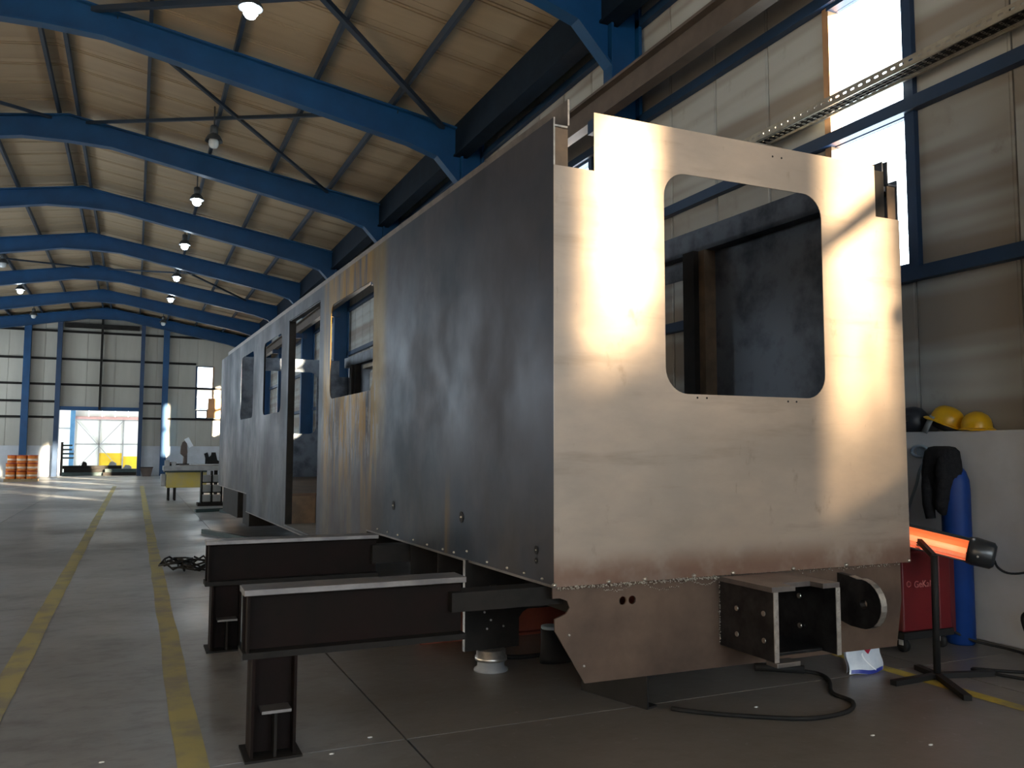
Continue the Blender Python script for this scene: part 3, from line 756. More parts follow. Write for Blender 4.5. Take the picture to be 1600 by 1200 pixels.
# bolster bracket with a fillet, set crosswise behind the front
br = [(-.03, .15), (.40, .155), (.40, .36), (.43, .40), (.47, .42), (1.2, .42), (1.2, .90), (0.01, .90), (0.01, .80), (-.03, .80)]
me = plate(br, [circle(.19, .56, .055)], .03, lambda a, b, c: C(a, 1.27+c, b), 'bolster_bracket'); link('bolster_bracket', me, 'dark', car)
cbox('bracket_edge', 'cut', -.034, -.030, 1.268, 1.302, .15, .80)
for u, z in ((.12, .42), (.17, .36), (.27, .31), (.14, .30)): MB().ball(C(u, 1.262, z), .009).build('bolt', 'cut', car, world=False)
# tack welds and seams
def blob(p, r, parent=car): return MB().ball(p, r, 2, (1, 1, .8)).build('tack_weld', 'weld', parent, world=False)
for v, z in [(3.52, .835), (3.2, .835), (2.9, .835), (2.48, .83), (2.14, .825), (1.79, .825), (1.56, .825), (1.31, .86), (.95, .825), (.63, .825), (.38, .825), (.14, .82), (5.73, .5), (4.81, .5), (4.39, .5), (3.92, .5)]: blob(C(0, v, z), .012)
for u in (.0, .37, .63, 1.0, 1.31, 1.82, 2.3, 2.91): blob((u, -.008, .803), .016)
for v, z, r in ((3.04, 1.09, .022), (1.42, 1.10, .022), (.22, .985, .014), (.22, .92, .010)):
    blob(C(0, v, z), r*.6)
    MB().lathe([(r*2.0, 0), (r*1.9, .002)], (0, 0, 0), 9, 'x').build('scorch_mark', 'black', car, world=False).location = C(-.003, v, z)
for u, z in ((1.05, 1.945), (1.125, 1.945), (1.81, 1.94), (1.885, 1.94), (1.72, 3.66), (1.80, 3.66)):
    MB().lathe([(.007, 0), (.007, .002)], (u, -.0095, z), 10, 'y').build('bolt_hole', 'black', car, world=False)
m = MB()
for i in range(330):
    u = random.uniform(.02, 1.20); z = .782+random.gauss(0, .005)
    m.ball((u, -.010+random.uniform(-.004, .004), z), random.uniform(.0025, .006), 1)
for (u0, u1, zd) in ((.30, .55, .03), (.62, .95, .045), (.98, 1.2, .035)):
    for i in range(26):
        t = i/25; u = u0+(u1-u0)*t
        m.ball((u, -.006, .775-zd*math.sin(math.pi*t)+random.gauss(0, .004)), random.uniform(.002, .0038), 1)
for i in range(70):
    u = random.uniform(1.85, 2.85); m.ball((u, -.008, .782+random.gauss(0, .006)), random.uniform(.002, .0045), 1)
o = m.build('weld_seam', 'weld', car, world=False); o['kind'] = 'stuff'
# plow plate under the front
pl = [(.0, .785), (2.85, .785), (2.85, .52), (2.79, .195), (.215, .207), (.015, .53), (.015, .60), (.09, .625), (.115, .66), (.10, .70), (.05, .72), (0, .72)]
me = plate(pl, [circle(.485, .677, .026), circle(.553, .677, .026)], .012, lambda a, b, c: (a, .014+c, b), 'plow_plate'); link('plow_plate', me, 'plow', car)
for u, z in ((.11, .5), (.21, .31)): MB().ball((u, .012, z), .008).build('bolt', 'cut', car, world=False)
# drawgear box
bx0, bx1, by0, by1, bz0, bz1 = 1.215, 1.735, -.50, .014, .345, .755
dg_ = [('box_side', [(bx0, by0, bz0), (bx0+.03, by1, bz1)], 'box'), ('box_side', [(bx1-.03, by0, bz0), (bx1, by1, bz1)], 'box'), ('box_floor', [(bx0+.03, by0+.12, bz0), (bx1-.03, by1, bz0+.02)], 'box')]
for nme, (p, q), mm in dg_: MB().box(p, q).build(nme, mm, car, world=False, bevel=.004)
tp = [(bx0-.01, by0), (bx0+.17, by0), (bx0+.17, by0+.11), (bx1-.13, by0+.11), (bx1-.13, by0), (bx1+.005, by0), (bx1+.005, by1), (bx0-.01, by1)]
me = plate(tp, [], .03, lambda a, b, c: (a, b, bz1+c), 'box_top'); link('box_top', me, 'boxtop', car)
for x in (bx0-.002, bx1-.032): MB().box((x, by0-.006, bz0), (x+.034, by0, bz1)).build('cut_edge', 'cut', car, world=False)
MB().box((bx0+.02, by0, bz0-.035), (bx0+.20, by0+.10, bz0-.008)).build('box_foot', 'boxtop', car, world=False, bevel=.004)
for y, z in ((-.17, .61), (-.17, .45), (-.42, .62), (-.42, .46)):
    MB().lathe([(.016, 0), (.016, .006), (.006, .012)], (bx0-.013, y, z), 10, 'x').build('bolt', 'weld', car, world=False)
for y, z in ((-.20, .66), (-.20, .47)): MB().lathe([(.017, 0), (.017, .012), (.008, .018)], (bx1-.05, y, z), 10, 'x').build('bolt', 'weld', car, world=False)
m = MB()
for i in range(60): m.ball((bx0-.004+random.gauss(0, .003), .004, random.uniform(bz0, bz1)), random.uniform(.002, .005), 1)
for i in range(50): m.ball((random.uniform(bx0, bx0+.5), .004+random.gauss(0, .003), bz1+.034), random.uniform(.003, .006), 1)
for i in range(60): m.ball((random.choice((bx0+.012, bx1-.016))+random.gauss(0, .004), by0-.006, random.uniform(bz0, bz1)), random.uniform(.002, .004), 1)
o = m.build('weld_seam', 'weld', car, world=False); o['kind'] = 'stuff'
# towing lug
lug = [(.014, .75), (-.10, .742)] + [(-.20+.165*math.cos(t), .568+.165*math.sin(t)) for t in [R(78+k*14) for k in range(0, 15)]] + [(-.10, .405), (.014, .43)]
me = plate(lug, [circle(-.215, .57, .032)], .05, lambda a, b, c: (2.235+c, a, b), 'towing_lug'); lg = link('towing_lug', me, 'box', car)
rim = lug[2:-2]
m = MB()
for (a, b), (c, d) in zip(lug[1:13], lug[2:14]):
    m.obox((2.26, a, b), (2.26, c, d), .051, .004)
m.build('lug_rim', 'cut', car, world=False)

# ------------------------------------------------------------------ supports under and beside the car
def trestle(y, x1, label, foot=True):
    t = empty('support_trestle', (.70, y, 0), label, 'support trestle', 'steel support trestles beside the railcar')
    b = MB(); x0 = .545
    b.box((x0, y-.10, .835), (x1, y+.10, .868)).build('top_flange', 'boxtop', t, bevel=.003)
    MB().box((x0+.005, y-.012, .545), (x1, y+.012, .836)).build('web', 'oxide', t)
    MB().box((x0, y-.10, .512), (x1, y+.10, .545)).build('bottom_flange', 'dark', t)
    MB().box((x0+.02, y-.095, .545), (x0+.032, y-.012, .835)).build('end_stiffener', 'oxide', t)
    MB().box((x0+.05, y-.012+.0, 0.012), (x0+.28, y+.012, .512)).build('leg_web', 'oxide', t)
    MB().box((x0+.05, y-.10, 0.012), (x0+.065, y+.10, .512)).build('leg_flange', 'oxide', t)
    MB().box((x0+.265, y-.10, 0.012), (x0+.28, y+.10, .512)).build('leg_flange', 'oxide', t)
    MB().box((x0+.02, y-.14, 0), (x0+.31, y+.14, .012)).build('base_plate', 'dark', t)
    MB().box((x0+.10, y-.13, .235), (x0+.25, y-.012, .250)).build('gusset_plate', 'boxtop', t)
    MB().box((x0+.165, y-.12, .012), (x0+.18, y-.012, .235)).build('gusset_rib', 'dark', t)
    return t
t1 = trestle(4.72, 1.78, 'near rusty brown I-beam trestle left of the railcar front')
MB().box((1.70, 4.64, .665), (2.42, 4.80, .775)).build('connector', 'dark', t1)
t2 = trestle(7.27, 1.95, 'farther rusty brown I-beam trestle behind the near one')
MB().box((1.9, 7.19, .62), (2.5, 7.35, .775)).build('connector', 'dark', t2)
o = empty('floor_beam', (3.6, 6.83, 0), 'red-brown steel I-beam lying on the floor under the railcar', 'beam')
MB().box((2.2, 6.75, 0), (5.0, 6.91, .02)).build('bottom_flange', 'oxide2', o); MB().box((2.2, 6.82, .02), (5.0, 6.84, .24)).build('web', 'oxide2', o); MB().box((2.2, 6.75, .24), (5.0, 6.91, .26)).build('top_flange', 'oxide2', o)
o = empty('support_jack', (2.43, 5.80, 0), 'round silver jack foot under the railcar bracket', 'jack')
MB().lathe([(.125, 0), (.125, .012), (.10, .02), (.10, .075)], (2.43, 5.80, 0), 28).build('foot', 'grey', o)
MB().lathe([(.118, .075), (.118, .10), (.108, .103), (.108, .150)], (2.43, 5.80, 0), 28).build('collar', 'cut', o)
o = empty('support_plate', (2.88, 4.80, 0), 'black steel channel standing under the plow plate', 'support block')
MB().obox((2.79, 5.08, .10), (2.955, 4.535, .10), .015, .20).build('web', 'black', o); MB().obox((2.83, 5.09, .194), (3.0, 4.55, .194), .09, .012).build('flange', 'black', o)
MB().obox((2.83, 5.09, .006), (3.0, 4.55, .006), .09, .012).build('flange', 'black', o)

# boot-shaped black thing under the car
bt = empty('work_boot', (2.93, 5.82, 0), 'black work boot standing under the railcar beside the bracket', 'boot')
m = MB()
sect = [(0.0, .075, .15, .06), (.04, .075, .15, .06), (.08, .072, .13, .045), (.12, .066, .092, .012), (.18, .064, .078, 0), (.25, .068, .08, 0)]
rings = []
for z, rx, ry, dy in sect:
    rings.append([m.bm.verts.new((2.93+ry*math.cos(t)+dy, 5.82+rx*math.sin(t), z)) for t in [2*math.pi*k/18 for k in range(18)]])
for a, b in zip(rings, rings[1:]):
    for k in range(18):
        f = m.bm.faces.new((a[k], a[(k+1) % 18], b[(k+1) % 18], b[k])); f.smooth = True
m.bm.faces.new(rings[0][::-1]); m.bm.faces.new(rings[-1])
m.build('upper', 'black', bt)
MB().lathe([(.07, .25), (.074, .255), (.074, .272), (.05, .274)], (2.93, 5.82, 0), 18).build('cuff', 'greyblue', bt)

# ------------------------------------------------------------------ right side equipment
# infra-red heater on a stand
h = empty('infrared_heater', (5.24, 4.33, 0), 'glowing infrared heater on a black pole beside the railcar', 'heater')
MB().tube([(5.24, 4.33, .03), (5.245, 4.33, .5), (5.25, 4.33, .86)], .024, 10).build('pole', 'black', h)
for p, q in (((4.79, 4.31, .02), (5.25, 4.33, .02)), ((5.25, 4.33, .02), (5.66, 4.21, .02))): MB().obox(p, q, .05, .035).build('foot', 'black', h)
for p, q in (((5.30, 4.55, .02), (5.24, 4.33, .02)), ((5.24, 4.33, .02), (4.94, 3.86, .02))): MB().obox(p, q, .05, .035).build('foot', 'dark', h)
ha, hb = Vector((5.32, 4.76, .985)), Vector((5.60, 4.33, .878))
hd = (hb-ha).normalized(); face = Vector((-.80, -.55, -.12)); face = (face - hd*face.dot(hd)).normalized(); hu = hd.cross(face)
if hu.z < 0: hu = -hu
def hp(t, a, b): return ha + (hb-ha)*t + face*a + hu*b
def hprof(name, m_, poly, t0=0, t1=1):
    b = MB(); b.prism(poly, lambda x, y: hp(t0, x, y), lambda x, y: hp(t1, x, y)); return b.build(name, m_, h)
hprof('housing', 'blackgl', [(.035, .085), (-.02, .09), (-.07, .05), (-.08, 0), (-.07, -.05), (-.02, -.085), (.03, -.085), (.03, -.08), (-.015, -.075), (-.06, -.045), (-.07, 0), (-.06, .045), (-.015, .08), (.035, .08)])
hprof('reflector', 'reflector', [(.03, -.079), (-.012, -.07), (-.045, -.04), (-.04, -.036), (-.008, -.063), (.032, -.072)])
hprof('glow_back', 'glowtube', [(-.05, -.03), (-.055, 0), (-.05, .045), (-.012, .077), (.03, .077), (.03, .073), (-.01, .07), (-.043, .04), (-.048, 0), (-.043, -.028)])
MB().tube([hp(.02, -.012, -.012), hp(.98, -.012, -.012)], .022, 10).build('heating_tube', 'glowhot', h)
m = MB(); m.tube([hp(1.0, -.02, 0), hp(1.08, -.02, 0), hp(1.30, -.02, -.004), hp(1.34, -.02, -.004)], [.098, .105, .098, .075], 16); m.build('end_cap', 'blackgl', h)
MB().ball(hp(1.14, .085, -.01), .009, 2).build('screw', 'cut', h)
MB().obox((5.25, 4.33, .85), (5.44, 4.62, .93), .03, .04).build('clamp', 'black', h)
MB().tube(smooth([hp(1.32, -.02, -.02), (5.80, 4.24, .75), (6.02, 4.30, .69), (6.22, 4.26, .71), (6.5, 4.15, .84)]), .009, 6).build('power_cable', 'black', h)

# welding machine
wm = empty('welding_machine', (5.95, 5.15, 0), 'red welding machine on castors behind the heater', 'welding machine')
b = MB(); b.prism([(5.60, .17), (5.60, .76), (5.66, .80), (5.98, .80), (5.98, .17)], lambda a, z: (a, 4.92, z), lambda a, z: (a, 5.62, z)); b.build('body', 'machine', wm, bevel=.012)
MB().box((5.985, 4.90, .17), (6.12, 5.60, .79)).build('side_panel', 'machine', wm, bevel=.01)
MB().box((6.125, 4.95, .12), (6.235, 5.45, .78)).build('rear_panel', 'machdk', wm, bevel=.01)
MB().box((5.74, 4.96, .80), (6.05, 5.3, .93)).build('handle_block', 'machdk', wm, bevel=.02)
MB().box((5.58, 4.9, .115), (6.14, 5.66, .168)).build('chassis', 'black', wm)
for x, y in ((5.66, 4.98), (6.08, 4.98), (5.66, 5.55), (6.08, 5.55)):
    c = MB().lathe([(.02, -.02), (.052, -.018), (.055, 0), (.052, .018), (.02, .02)], (x, y, .056), 16, 'x').build('castor', 'black', wm)
    MB().box((x-.03, y-.02, .06), (x-.024, y+.02, .115)).box((x+.024, y-.02, .06), (x+.03, y+.02, .115)).build('fork', 'grey', c)
link('lettering', text_mesh('GeKaMac', .075, lambda a, b, c: (a+5.71-5.95, -.245-c+.0, b+.515), 'lettering'), 'logo', wm)
m = MB()
for k in range(6):
    t, u_ = R(60*k+30), R(60*k+90)
    m.obox((5.66+.024*math.cos(t), 4.913, .545+.024*math.sin(t)), (5.66+.024*math.cos(u_), 4.913, .545+.024*math.sin(u_)), .004, .007, (0, 1, 0))
m.build('emblem', 'logo', wm)
MB().tube(smooth([(6.2, 5.0, .14), (6.35, 4.9, .05), (6.45, 4.6, .02), (6.3, 4.25, .02), (6.0, 4.1, .02), (5.8, 4.2, .02), (5.62, 4.35, .02), (5.75, 3.95, .02), (6.1, 3.4, .02)]), .012, 6).build('supply_cable', 'black', wm)

# gas cylinder with jacket
gc = empty('gas_cylinder', (6.37, 5.02, 0), 'blue gas cylinder standing against the parapet', 'gas cylinder')
MB().lathe([(.10, 0), (.114, .02), (.114, 1.28), (.108, 1.36), (.085, 1.43), (.05, 1.475), (.035, 1.49), (.035, 1.53)], (6.37, 5.02, 0), 28).build('body', 'cyl', gc)
MB().lathe([(.03, 1.53), (.03, 1.56), (.022, 1.565), (.022, 1.61)], (6.37, 5.02, 0), 14).build('valve', 'grey', gc)
jk = empty('jacket', (6.33, 5.12, .95), 'black cloth jacket draped over the blue gas cylinder', 'jacket')
m = MB(); rings = []; NJ = 34
cx, cy = 6.30, 5.085
lv = [(1.645, .06), (1.635, .11), (1.60, .135), (1.52, .145), (1.42, .148), (1.32, .143), (1.22, .135), (1.14, .130), (1.08, .12)]
for i, (z, r) in enumerate(lv):
    ring = []
    for k in range(NJ):
        t = 2*math.pi*k/NJ
        fold = 1 + (.05+.02*i)*math.sin(5*t+i*.35) + .05*math.sin(9*t+1.3*i)
        hem = (-.10*math.sin(t*1.0+2.2) + .05*math.sin(3*t)) * max(0, (i-4)/4)
        rx = r*fold
        ring.append(m.bm.verts.new((cx+rx*.86*math.cos(t), cy+rx*1.0*math.sin(t)+.015*max(0, i-2)/5, z+hem)))
    rings.append(ring)
for a, b in zip(rings, rings[1:]):
    for k in range(NJ):
        f = m.bm.faces.new((a[k], a[(k+1) % NJ], b[(k+1) % NJ], b[k])); f.smooth = True
m.bm.faces.new(rings[0])
jb = m.build('body', 'cloth', jk); sm = jb.modifiers.new('thick', 'SOLIDIFY'); sm.thickness = .008
m = MB(); m.tube([(6.27, 5.15, 1.60), (6.22, 5.16, 1.45), (6.205, 5.16, 1.30), (6.205, 5.155, 1.15), (6.21, 5.14, 1.03)], [.03, .045, .048, .048, .04], 12); m.build('sleeve', 'cloth', jk)
m = MB(); m.tube([(6.27, 5.03, 1.61), (6.22, 5.01, 1.52), (6.20, 5.02, 1.42), (6.21, 5.04, 1.34)], [.03, .05, .05, .035], 12); m.build('sleeve', 'cloth', jk)
# torch holder on the parapet with its hose
th = empty('torch_hook', (6.72, 5.55, 1.6), 'grey blue hose hook on the parapet left of the jacket', 'hook')
m = MB(); m.tube([(6.70, 5.70, 1.60)]+[(6.68, 5.60+.09*math.cos(t), 1.60+.052*math.sin(t)) for t in [R(20+30*k) for k in range(12)]], .014, 8); m.build('loop', 'greyblue', th)
MB().lathe([(.055, 0), (.05, .01), (.02, .03)], (6.70, 5.60, 1.60), 16, 'x').build('plate', 'greyblue', th)
m = MB(); m.tube(smooth([(6.66, 5.54, 1.56), (6.64, 5.53, 1.5), (6.62, 5.56, 1.42), (6.6, 5.58, 1.30), (6.58, 5.64, 1.12), (6.57, 5.68, .9), (6.57, 5.70, .6), (6.5, 5.72, .3), (6.3, 5.7, .02)]), .013, 8); m.build('hose', 'greyblue', th)
th.location.x -= .10; th.location.y -= .06
hs = MB().tube(smooth([(6.70, 4.55, .014), (6.66, 4.6, .25), (6.62, 4.52, .33), (6.58, 4.38, .33), (6.55, 4.25, .25), (6.55, 4.2, .1), (6.5, 4.15, .012), (6.3, 3.9, .014)]), .013, 8).build('hose', 'black', label='black hose looped against the foot of the right wall', cat='hose')
hs.location.x -= .11

# helmets on the parapet
def hat(c, m_, label, name, tilt, yaw, visor=False):
    root = empty(name, c, label, 'helmet', 'helmets on the parapet')
    b = MB()
    pr = [(.128, 0), (.128, .012), (.126, .05), (.115, .088), (.092, .122), (.06, .142), (.02, .150), (.002, .151)]
    b.lathe(pr, (0, 0, 0), 28, sq=(1.12, .95))
    for v in b.bm.verts:
        if abs(v.co.y) < .03 and v.co.z > .06: v.co.z += .008
    o = b.build('shell', m_, root, world=False)
    b = MB(); b.lathe([(.13, 0), (.145, -.006), (.146, -.002), (.13, .012)], (0, 0, 0), 28, sq=(1.14, .97))
    for v in b.bm.verts:
        if v.co.x < -.1: v.co.x -= .03; v.co.z -= .01
    br_ = b.build('brim', m_, root, world=False)
    if visor:
        b = MB(); n = 14; T = []
        for r_ in (0, 1):
            T.append([b.bm.verts.new((-.14*math.cos(t)*(1+.12*r_)-.01, .13*math.sin(t), .03-.17*r_)) for t in [R(-65+130*k/n) for k in range(n+1)]])
        for k in range(n):
            f = b.bm.faces.new((T[0][k], T[0][k+1], T[1][k+1], T[1][k])); f.smooth = True
        vo = b.build('face_shield', 'visor', root, world=False); s_ = vo.modifiers.new('thick', 'SOLIDIFY'); s_.thickness = .004
        MB().lathe([(.10, -.06), (.118, -.03), (.118, 0)], (0.02, 0, 0), 20, sq=(1.1, .95)).build('liner', 'black', root, world=False)
    root.rotation_euler = (0, tilt, yaw)
    return root
hat((6.745, 5.08, PAR+.014), 'yhat', 'yellow hard hat at the right end of the parapet row', 'hard_hat', R(0), R(60))
hat((6.745, 5.39, PAR+.075), 'yhat', 'yellow helmet with clear face shield, between mask and hard hat', 'face_shield_helmet', R(24), R(-70), True)
wmk = empty('welding_mask', (6.74, 5.75, PAR), 'dark navy welding mask at the left end of the parapet row', 'mask')
b = MB(); rings = []
for z, rx, ry in ((0.0, .10, .12), (.05, .125, .15), (.12, .13, .155), (.18, .11, .135), (.225, .07, .09), (.243, .02, .03)):
    rings.append([b.bm.verts.new((6.75+rx*math.cos(t), 5.75+ry*math.sin(t), PAR+z)) for t in [2*math.pi*k/24 for k in range(24)]])
for p, q in zip(rings, rings[1:]):
    for k in range(24): f = b.bm.faces.new((p[k], p[(k+1) % 24], q[(k+1) % 24], q[k])); f.smooth = True
b.bm.faces.new(rings[0][::-1]); b.bm.faces.new(rings[-1])
b.build('shell', 'navy', wmk); MB().box((6.605, 5.69, PAR+.10), (6.64, 5.80, PAR+.16)).build('lens', 'blackgl', wmk, bevel=.004)
MB().lathe([(.02, -.165), (.02, .165)], (6.75, 5.75, PAR+.12), 12, 'y').build('hinge_knob', 'black', wmk)

# printed bag on the floor
bag = empty('plastic_bag', (4.90, 4.66, 0), 'white plastic packet with red and blue print on the floor under the towing lug', 'packet')
b = MB(); n = 12; rows = []
def bagp(s, t, side):   # s 0..1 across, t 0..1 up
    th_ = .055*math.sin(math.pi*min(max(s, .02), .98))**.5*(1-t*.8)**.5
    return (4.735+.33*s+.01*math.sin(7*t), 4.66 - side*th_ + .02*t, .002+.195*t + .006*math.sin(9*s))
for side in (1, -1):
    g = [[b.bm.verts.new(bagp(i/n, j/8, side)) for i in range(n+1)] for j in range(9)]
    for j in range(8):
        for i in range(n): f = b.bm.faces.new((g[j][i], g[j][i+1], g[j+1][i+1], g[j+1][i])); f.smooth = True
    rows.append(g)
bmesh.ops.remove_doubles(b.bm, verts=b.bm.verts, dist=.004)
b.build('body', 'white', bag)
def bagprint(name, m_, pts_fn, nu, nv):
    b = MB(); g = [[b.bm.verts.new(Vector(bagp(*pts_fn(i/nu, j/nv), 1)) + Vector((0, -.003, 0))) for i in range(nu+1)] for j in range(nv+1)]
    for j in range(nv):
        for i in range(nu): b.bm.faces.new((g[j][i], g[j][i+1], g[j+1][i+1], g[j+1][i]))
    return b.build(name, m_, bag)
bagprint('blue_band', 'bluepr', lambda a, c: (.03+.94*a, .01+.13*c), 12, 2)
bagprint('red_triangle', 'red', lambda a, c: (.56+(a-.5)*.42*(c*.97+.03), .70+.29*c), 8, 5)
bagprint('white_swoosh', 'swoosh', lambda a, c: (.36+.30*a*a+.05*c*(1-a), .70-.62*a+.05*c), 10, 2)

# cables on the floor
cab = empty('cable', (3.9, 4.3, 0), 'black cable snaking over the floor in front of the plow plate', 'cable')
MB().tube(smooth([(3.08, 4.46, .014), (3.16, 4.36, .014), (3.35, 4.2, .012), (3.7, 3.98, .012), (4.02, 3.98, .012), (4.22, 4.12, .012), (4.25, 4.32, .012), (4.45, 4.55, .012), (4.52, 4.72, .012), (4.42, 4.84, .02)]), .014, 8).build('lead', 'black', cab)
m = MB(); m.tube([(4.18, 5.0, .03), (4.3, 4.92, .03), (4.46, 4.80, .03)], .03, 8); m.build('coupling', 'black', cab)
MB().tube(smooth([(2.55, 6.1, .018), (2.75, 6.0, .015), (2.98, 5.98, .015), (3.25, 5.8, .015), (3.5, 5.7, .018)]), .018, 8).build('hose', 'black', label='dark hose on the floor behind the black boot', cat='hose')
for x, y in ((3.85, 3.62), (4.02, 3.38), (4.75, 3.05), (4.5, 2.9), (3.6, 4.3), (1.0, 4.55), (1.25, 4.72), (-.1, 4.9)):
    b = MB(); b.ball((0, 0, .004), .012, 1, (1.4, .8, .4))
    for v in b.bm.verts: v.co.z = max(v.co.z, .0005)
    b.build('scrap_chip', 'chip', None, label='small white scrap chip lying on the concrete floor', cat='scrap', group='scrap chips on the floor').location = (x, y, 0)

# ------------------------------------------------------------------ lamps
def lamp(x, y, lit, label):
    z = 8.85; root = empty('high_bay_lamp', (x, y, z), label, 'lamp', 'high bay lamps under the roof')
    MB().tube([(x, y, z+.28), (x, y, roofz(x)-.0)], .02, 6).build('hanger', 'lampbody', root)
    MB().lathe([(.07, .08), (.09, .10), (.09, .26), (.06, .29)], (x, y, z), 14).build('gear_box', 'lampbody', root)
    MB().lathe([(.20, -.09), (.19, -.05), (.14, .04), (.08, .09), (.075, .09), (.13, .035), (.18, -.05), (.19, -.09)], (x, y, z), 20, cap=False).build('reflector', 'lampbody', root)
    MB().lathe([(.02, -.26), (.08, -.24), (.115, -.18), (.12, -.10), (.10, -.04), (.03, .02)], (x, y, z), 16).build('lens', 'lampon' if lit else 'lampoff', root)
for x, y, lit, lb in ((1.47, 13.77, 1, 'lit lamp at the top edge, nearest of the right row'), (1.43, 20.29, 0, 'unlit lamp below the first lit one of the right row'), (1.38, 25.4, 1, 'second lit lamp of the right row'), (1.35, 31.28, 1, 'third lit lamp of the right row'), (1.34, 37.4, 1, 'fourth lit lamp of the right row'), (1.31, 42.94, 1, 'farthest lit lamp of the right row'), (1.22, 51.4, 0, 'unlit lamp by the far wall, right row'), (-4.99, 43.41, 1, 'single lit lamp of the left row'), (-5.24, 51.5, 0, 'unlit lamp by the far wall, left row'), (-4.92, 37.4, 0, 'unlit lamp at the left edge of the view')):
    lamp(x, y, lit, lb)

# ------------------------------------------------------------------ far end things
pal = empty('pallet', (-5.02, 47.6, 0), 'wooden pallet under the orange drums', 'pallet')
for k in range(6): MB().box((-5.72+.24*k, 47.05, .11), (-5.72+.24*k+.2, 48.15, .14)).build('board', 'wood', pal)
for y in (47.1, 47.55, 48.0): MB().box((-5.72, y-.05, 0), (-4.32, y+.05, .11)).build('bearer', 'wood', pal)
dr = None
for tier in range(3):
    for i in range(3):
        for j in range(2):
            if tier == 2 and (i == 0 and j == 0): continue
            x, y, z = -5.48+.45*i, 47.35+.46*j, .14+.385*tier
            lab = 'orange drum with pale label, %s tier, %s of the %s row on the pallet' % (('bottom', 'middle', 'top')[tier], ('left', 'middle', 'right')[i], ('front', 'rear')[j])
            if dr is None:
                dr = empty('drum', (x, y, z), lab, 'drum', 'orange drums stacked on the pallet')
                MB().lathe([(.20, 0), (.21, .01), (.205, .05), (.205, .30), (.21, .31), (.21, .33)], (x, y, z), 20).build('body', 'orange', dr)
                MB().lathe([(.208, .10), (.209, .10), (.209, .20), (.208, .20)], (x, y, z), 20).build('label_band', 'drumlab', dr)
                MB().lathe([(.214, .33), (.216, .345), (.216, .365), (.19, .372), (.18, .365)], (x, y, z), 20).build('lid', 'drumtop', dr)
            else:
                d = copy_tree(dr); d.location = (x, y, z); d['label'] = lab
# yellow work table
yt = empty('work_table', (1.65, 28.5, 0), 'yellow sided steel work table with grey top', 'table')
MB().box((.82, 28.2, .93), (2.55, 29.1, 1.07)).build('top', 'grey', yt, bevel=.01); MB().box((.92, 28.3, .40), (2.1, 29.0, .88)).build('apron', 'ytable', yt, bevel=.02)
MB().box((.76, 28.35, .45), (.92, 28.9, .82)).build('end_box', 'grey', yt, bevel=.03); MB().box((.85, 28.22, .88), (2.1, 29.05, .93)).build('rim', 'teal', yt)
for x in (1.0, 1.18, 2.0, 2.4):
    for y in (28.4, 28.95): MB().box((x-.03, y-.03, 0), (x+.03, y+.03, .93 if x > 2.2 else .40)).build('leg', 'dark', yt)
vs = empty('bench_vise', (1.2, 28.5, 1.07), 'grey vise blocks on the left of the yellow table', 'vise')
MB().box((.86, 28.3, 1.07), (1.0, 28.6, 1.25)).build('jaw', 'grey', vs); MB().box((1.06, 28.3, 1.07), (1.18, 28.6, 1.2)).build('jaw', 'grey', vs); MB().box((.9, 28.4, 1.08), (1.14, 28.5, 1.13)).build('screw', 'dark', vs)
pb = MB().box((1.3, 28.4, 1.07), (2.5, 28.8, 1.10)).build('steel_sheet', 'boxtop', label='pale steel sheet lying on the yellow table', cat='sheet')
rk = empty('storage_rack', (2.03, 25.6, 0), 'dark rack of grey bins standing before the yellow table', 'rack')
for x in (1.76, 2.03, 2.30): MB().box((x-.02, 25.4, .1), (x+.02, 25.8, .98)).build('post', 'dark', rk)
for z in (.10, .38, .66): MB().box((1.74, 25.4, z-.015), (2.32, 25.8, z+.015)).build('shelf', 'dark', rk)
MB().box((1.66, 25.3, 0), (2.42, 25.9, .085)).build('base', 'dark', rk)
nm = (('left', 'right'), ('bottom', 'middle', 'top'))
for i, x in enumerate((1.79, 2.06)):
    for j, z in enumerate((.115, .395, .675)):
        o = empty('storage_bin', (x+.1, 25.6, z), 'grey bin in the %s %s slot of the dark rack' % (nm[1][j], nm[0][i]), 'bin', 'bins in the rack')
        MB().box((x, 25.38, z), (x+.21, 25.78, z+.19)).build('body', 'binside', o, bevel=.012); MB().box((x-.005, 25.37, z+.17), (x+.215, 25.4, z+.20)).build('lip', 'grey', o)
for (p, q, lb) in (((1.45, 22.9, .04), (2.35, 23.2, .04), 'dark square bar on the floor near the rack'), ((2.05, 22.7, .04), (2.6, 20.9, .04), 'long dark bar slanting over the floor towards the railcar end'), ((1.25, 17.2, .04), (2.1, 14.6, .04), 'dark bar on the floor under the railcar windows')):
    MB().obox(p, q, .09, .08).build('steel_bar', 'teal', label=lb, cat='bar')
# chain tangle near the far trestle
m = MB()
for q in range(6):
    pts = []; cx_, cy_ = .62+random.uniform(-.2, .2), 12.1+random.uniform(-.35, .35); ph = random.uniform(0, 6)
    for k in range(12): pts.append((cx_+.24*math.cos(k*.7+ph)*random.uniform(.6, 1.1), cy_+.3*math.sin(k*.7+ph)*random.uniform(.6, 1.1), .02+.12*random.random()))
    m.tube(pts, .014, 5)
m.build('cable_tangle', 'dark', label='tangle of dark cable on the floor beside the far trestle', cat='cable')
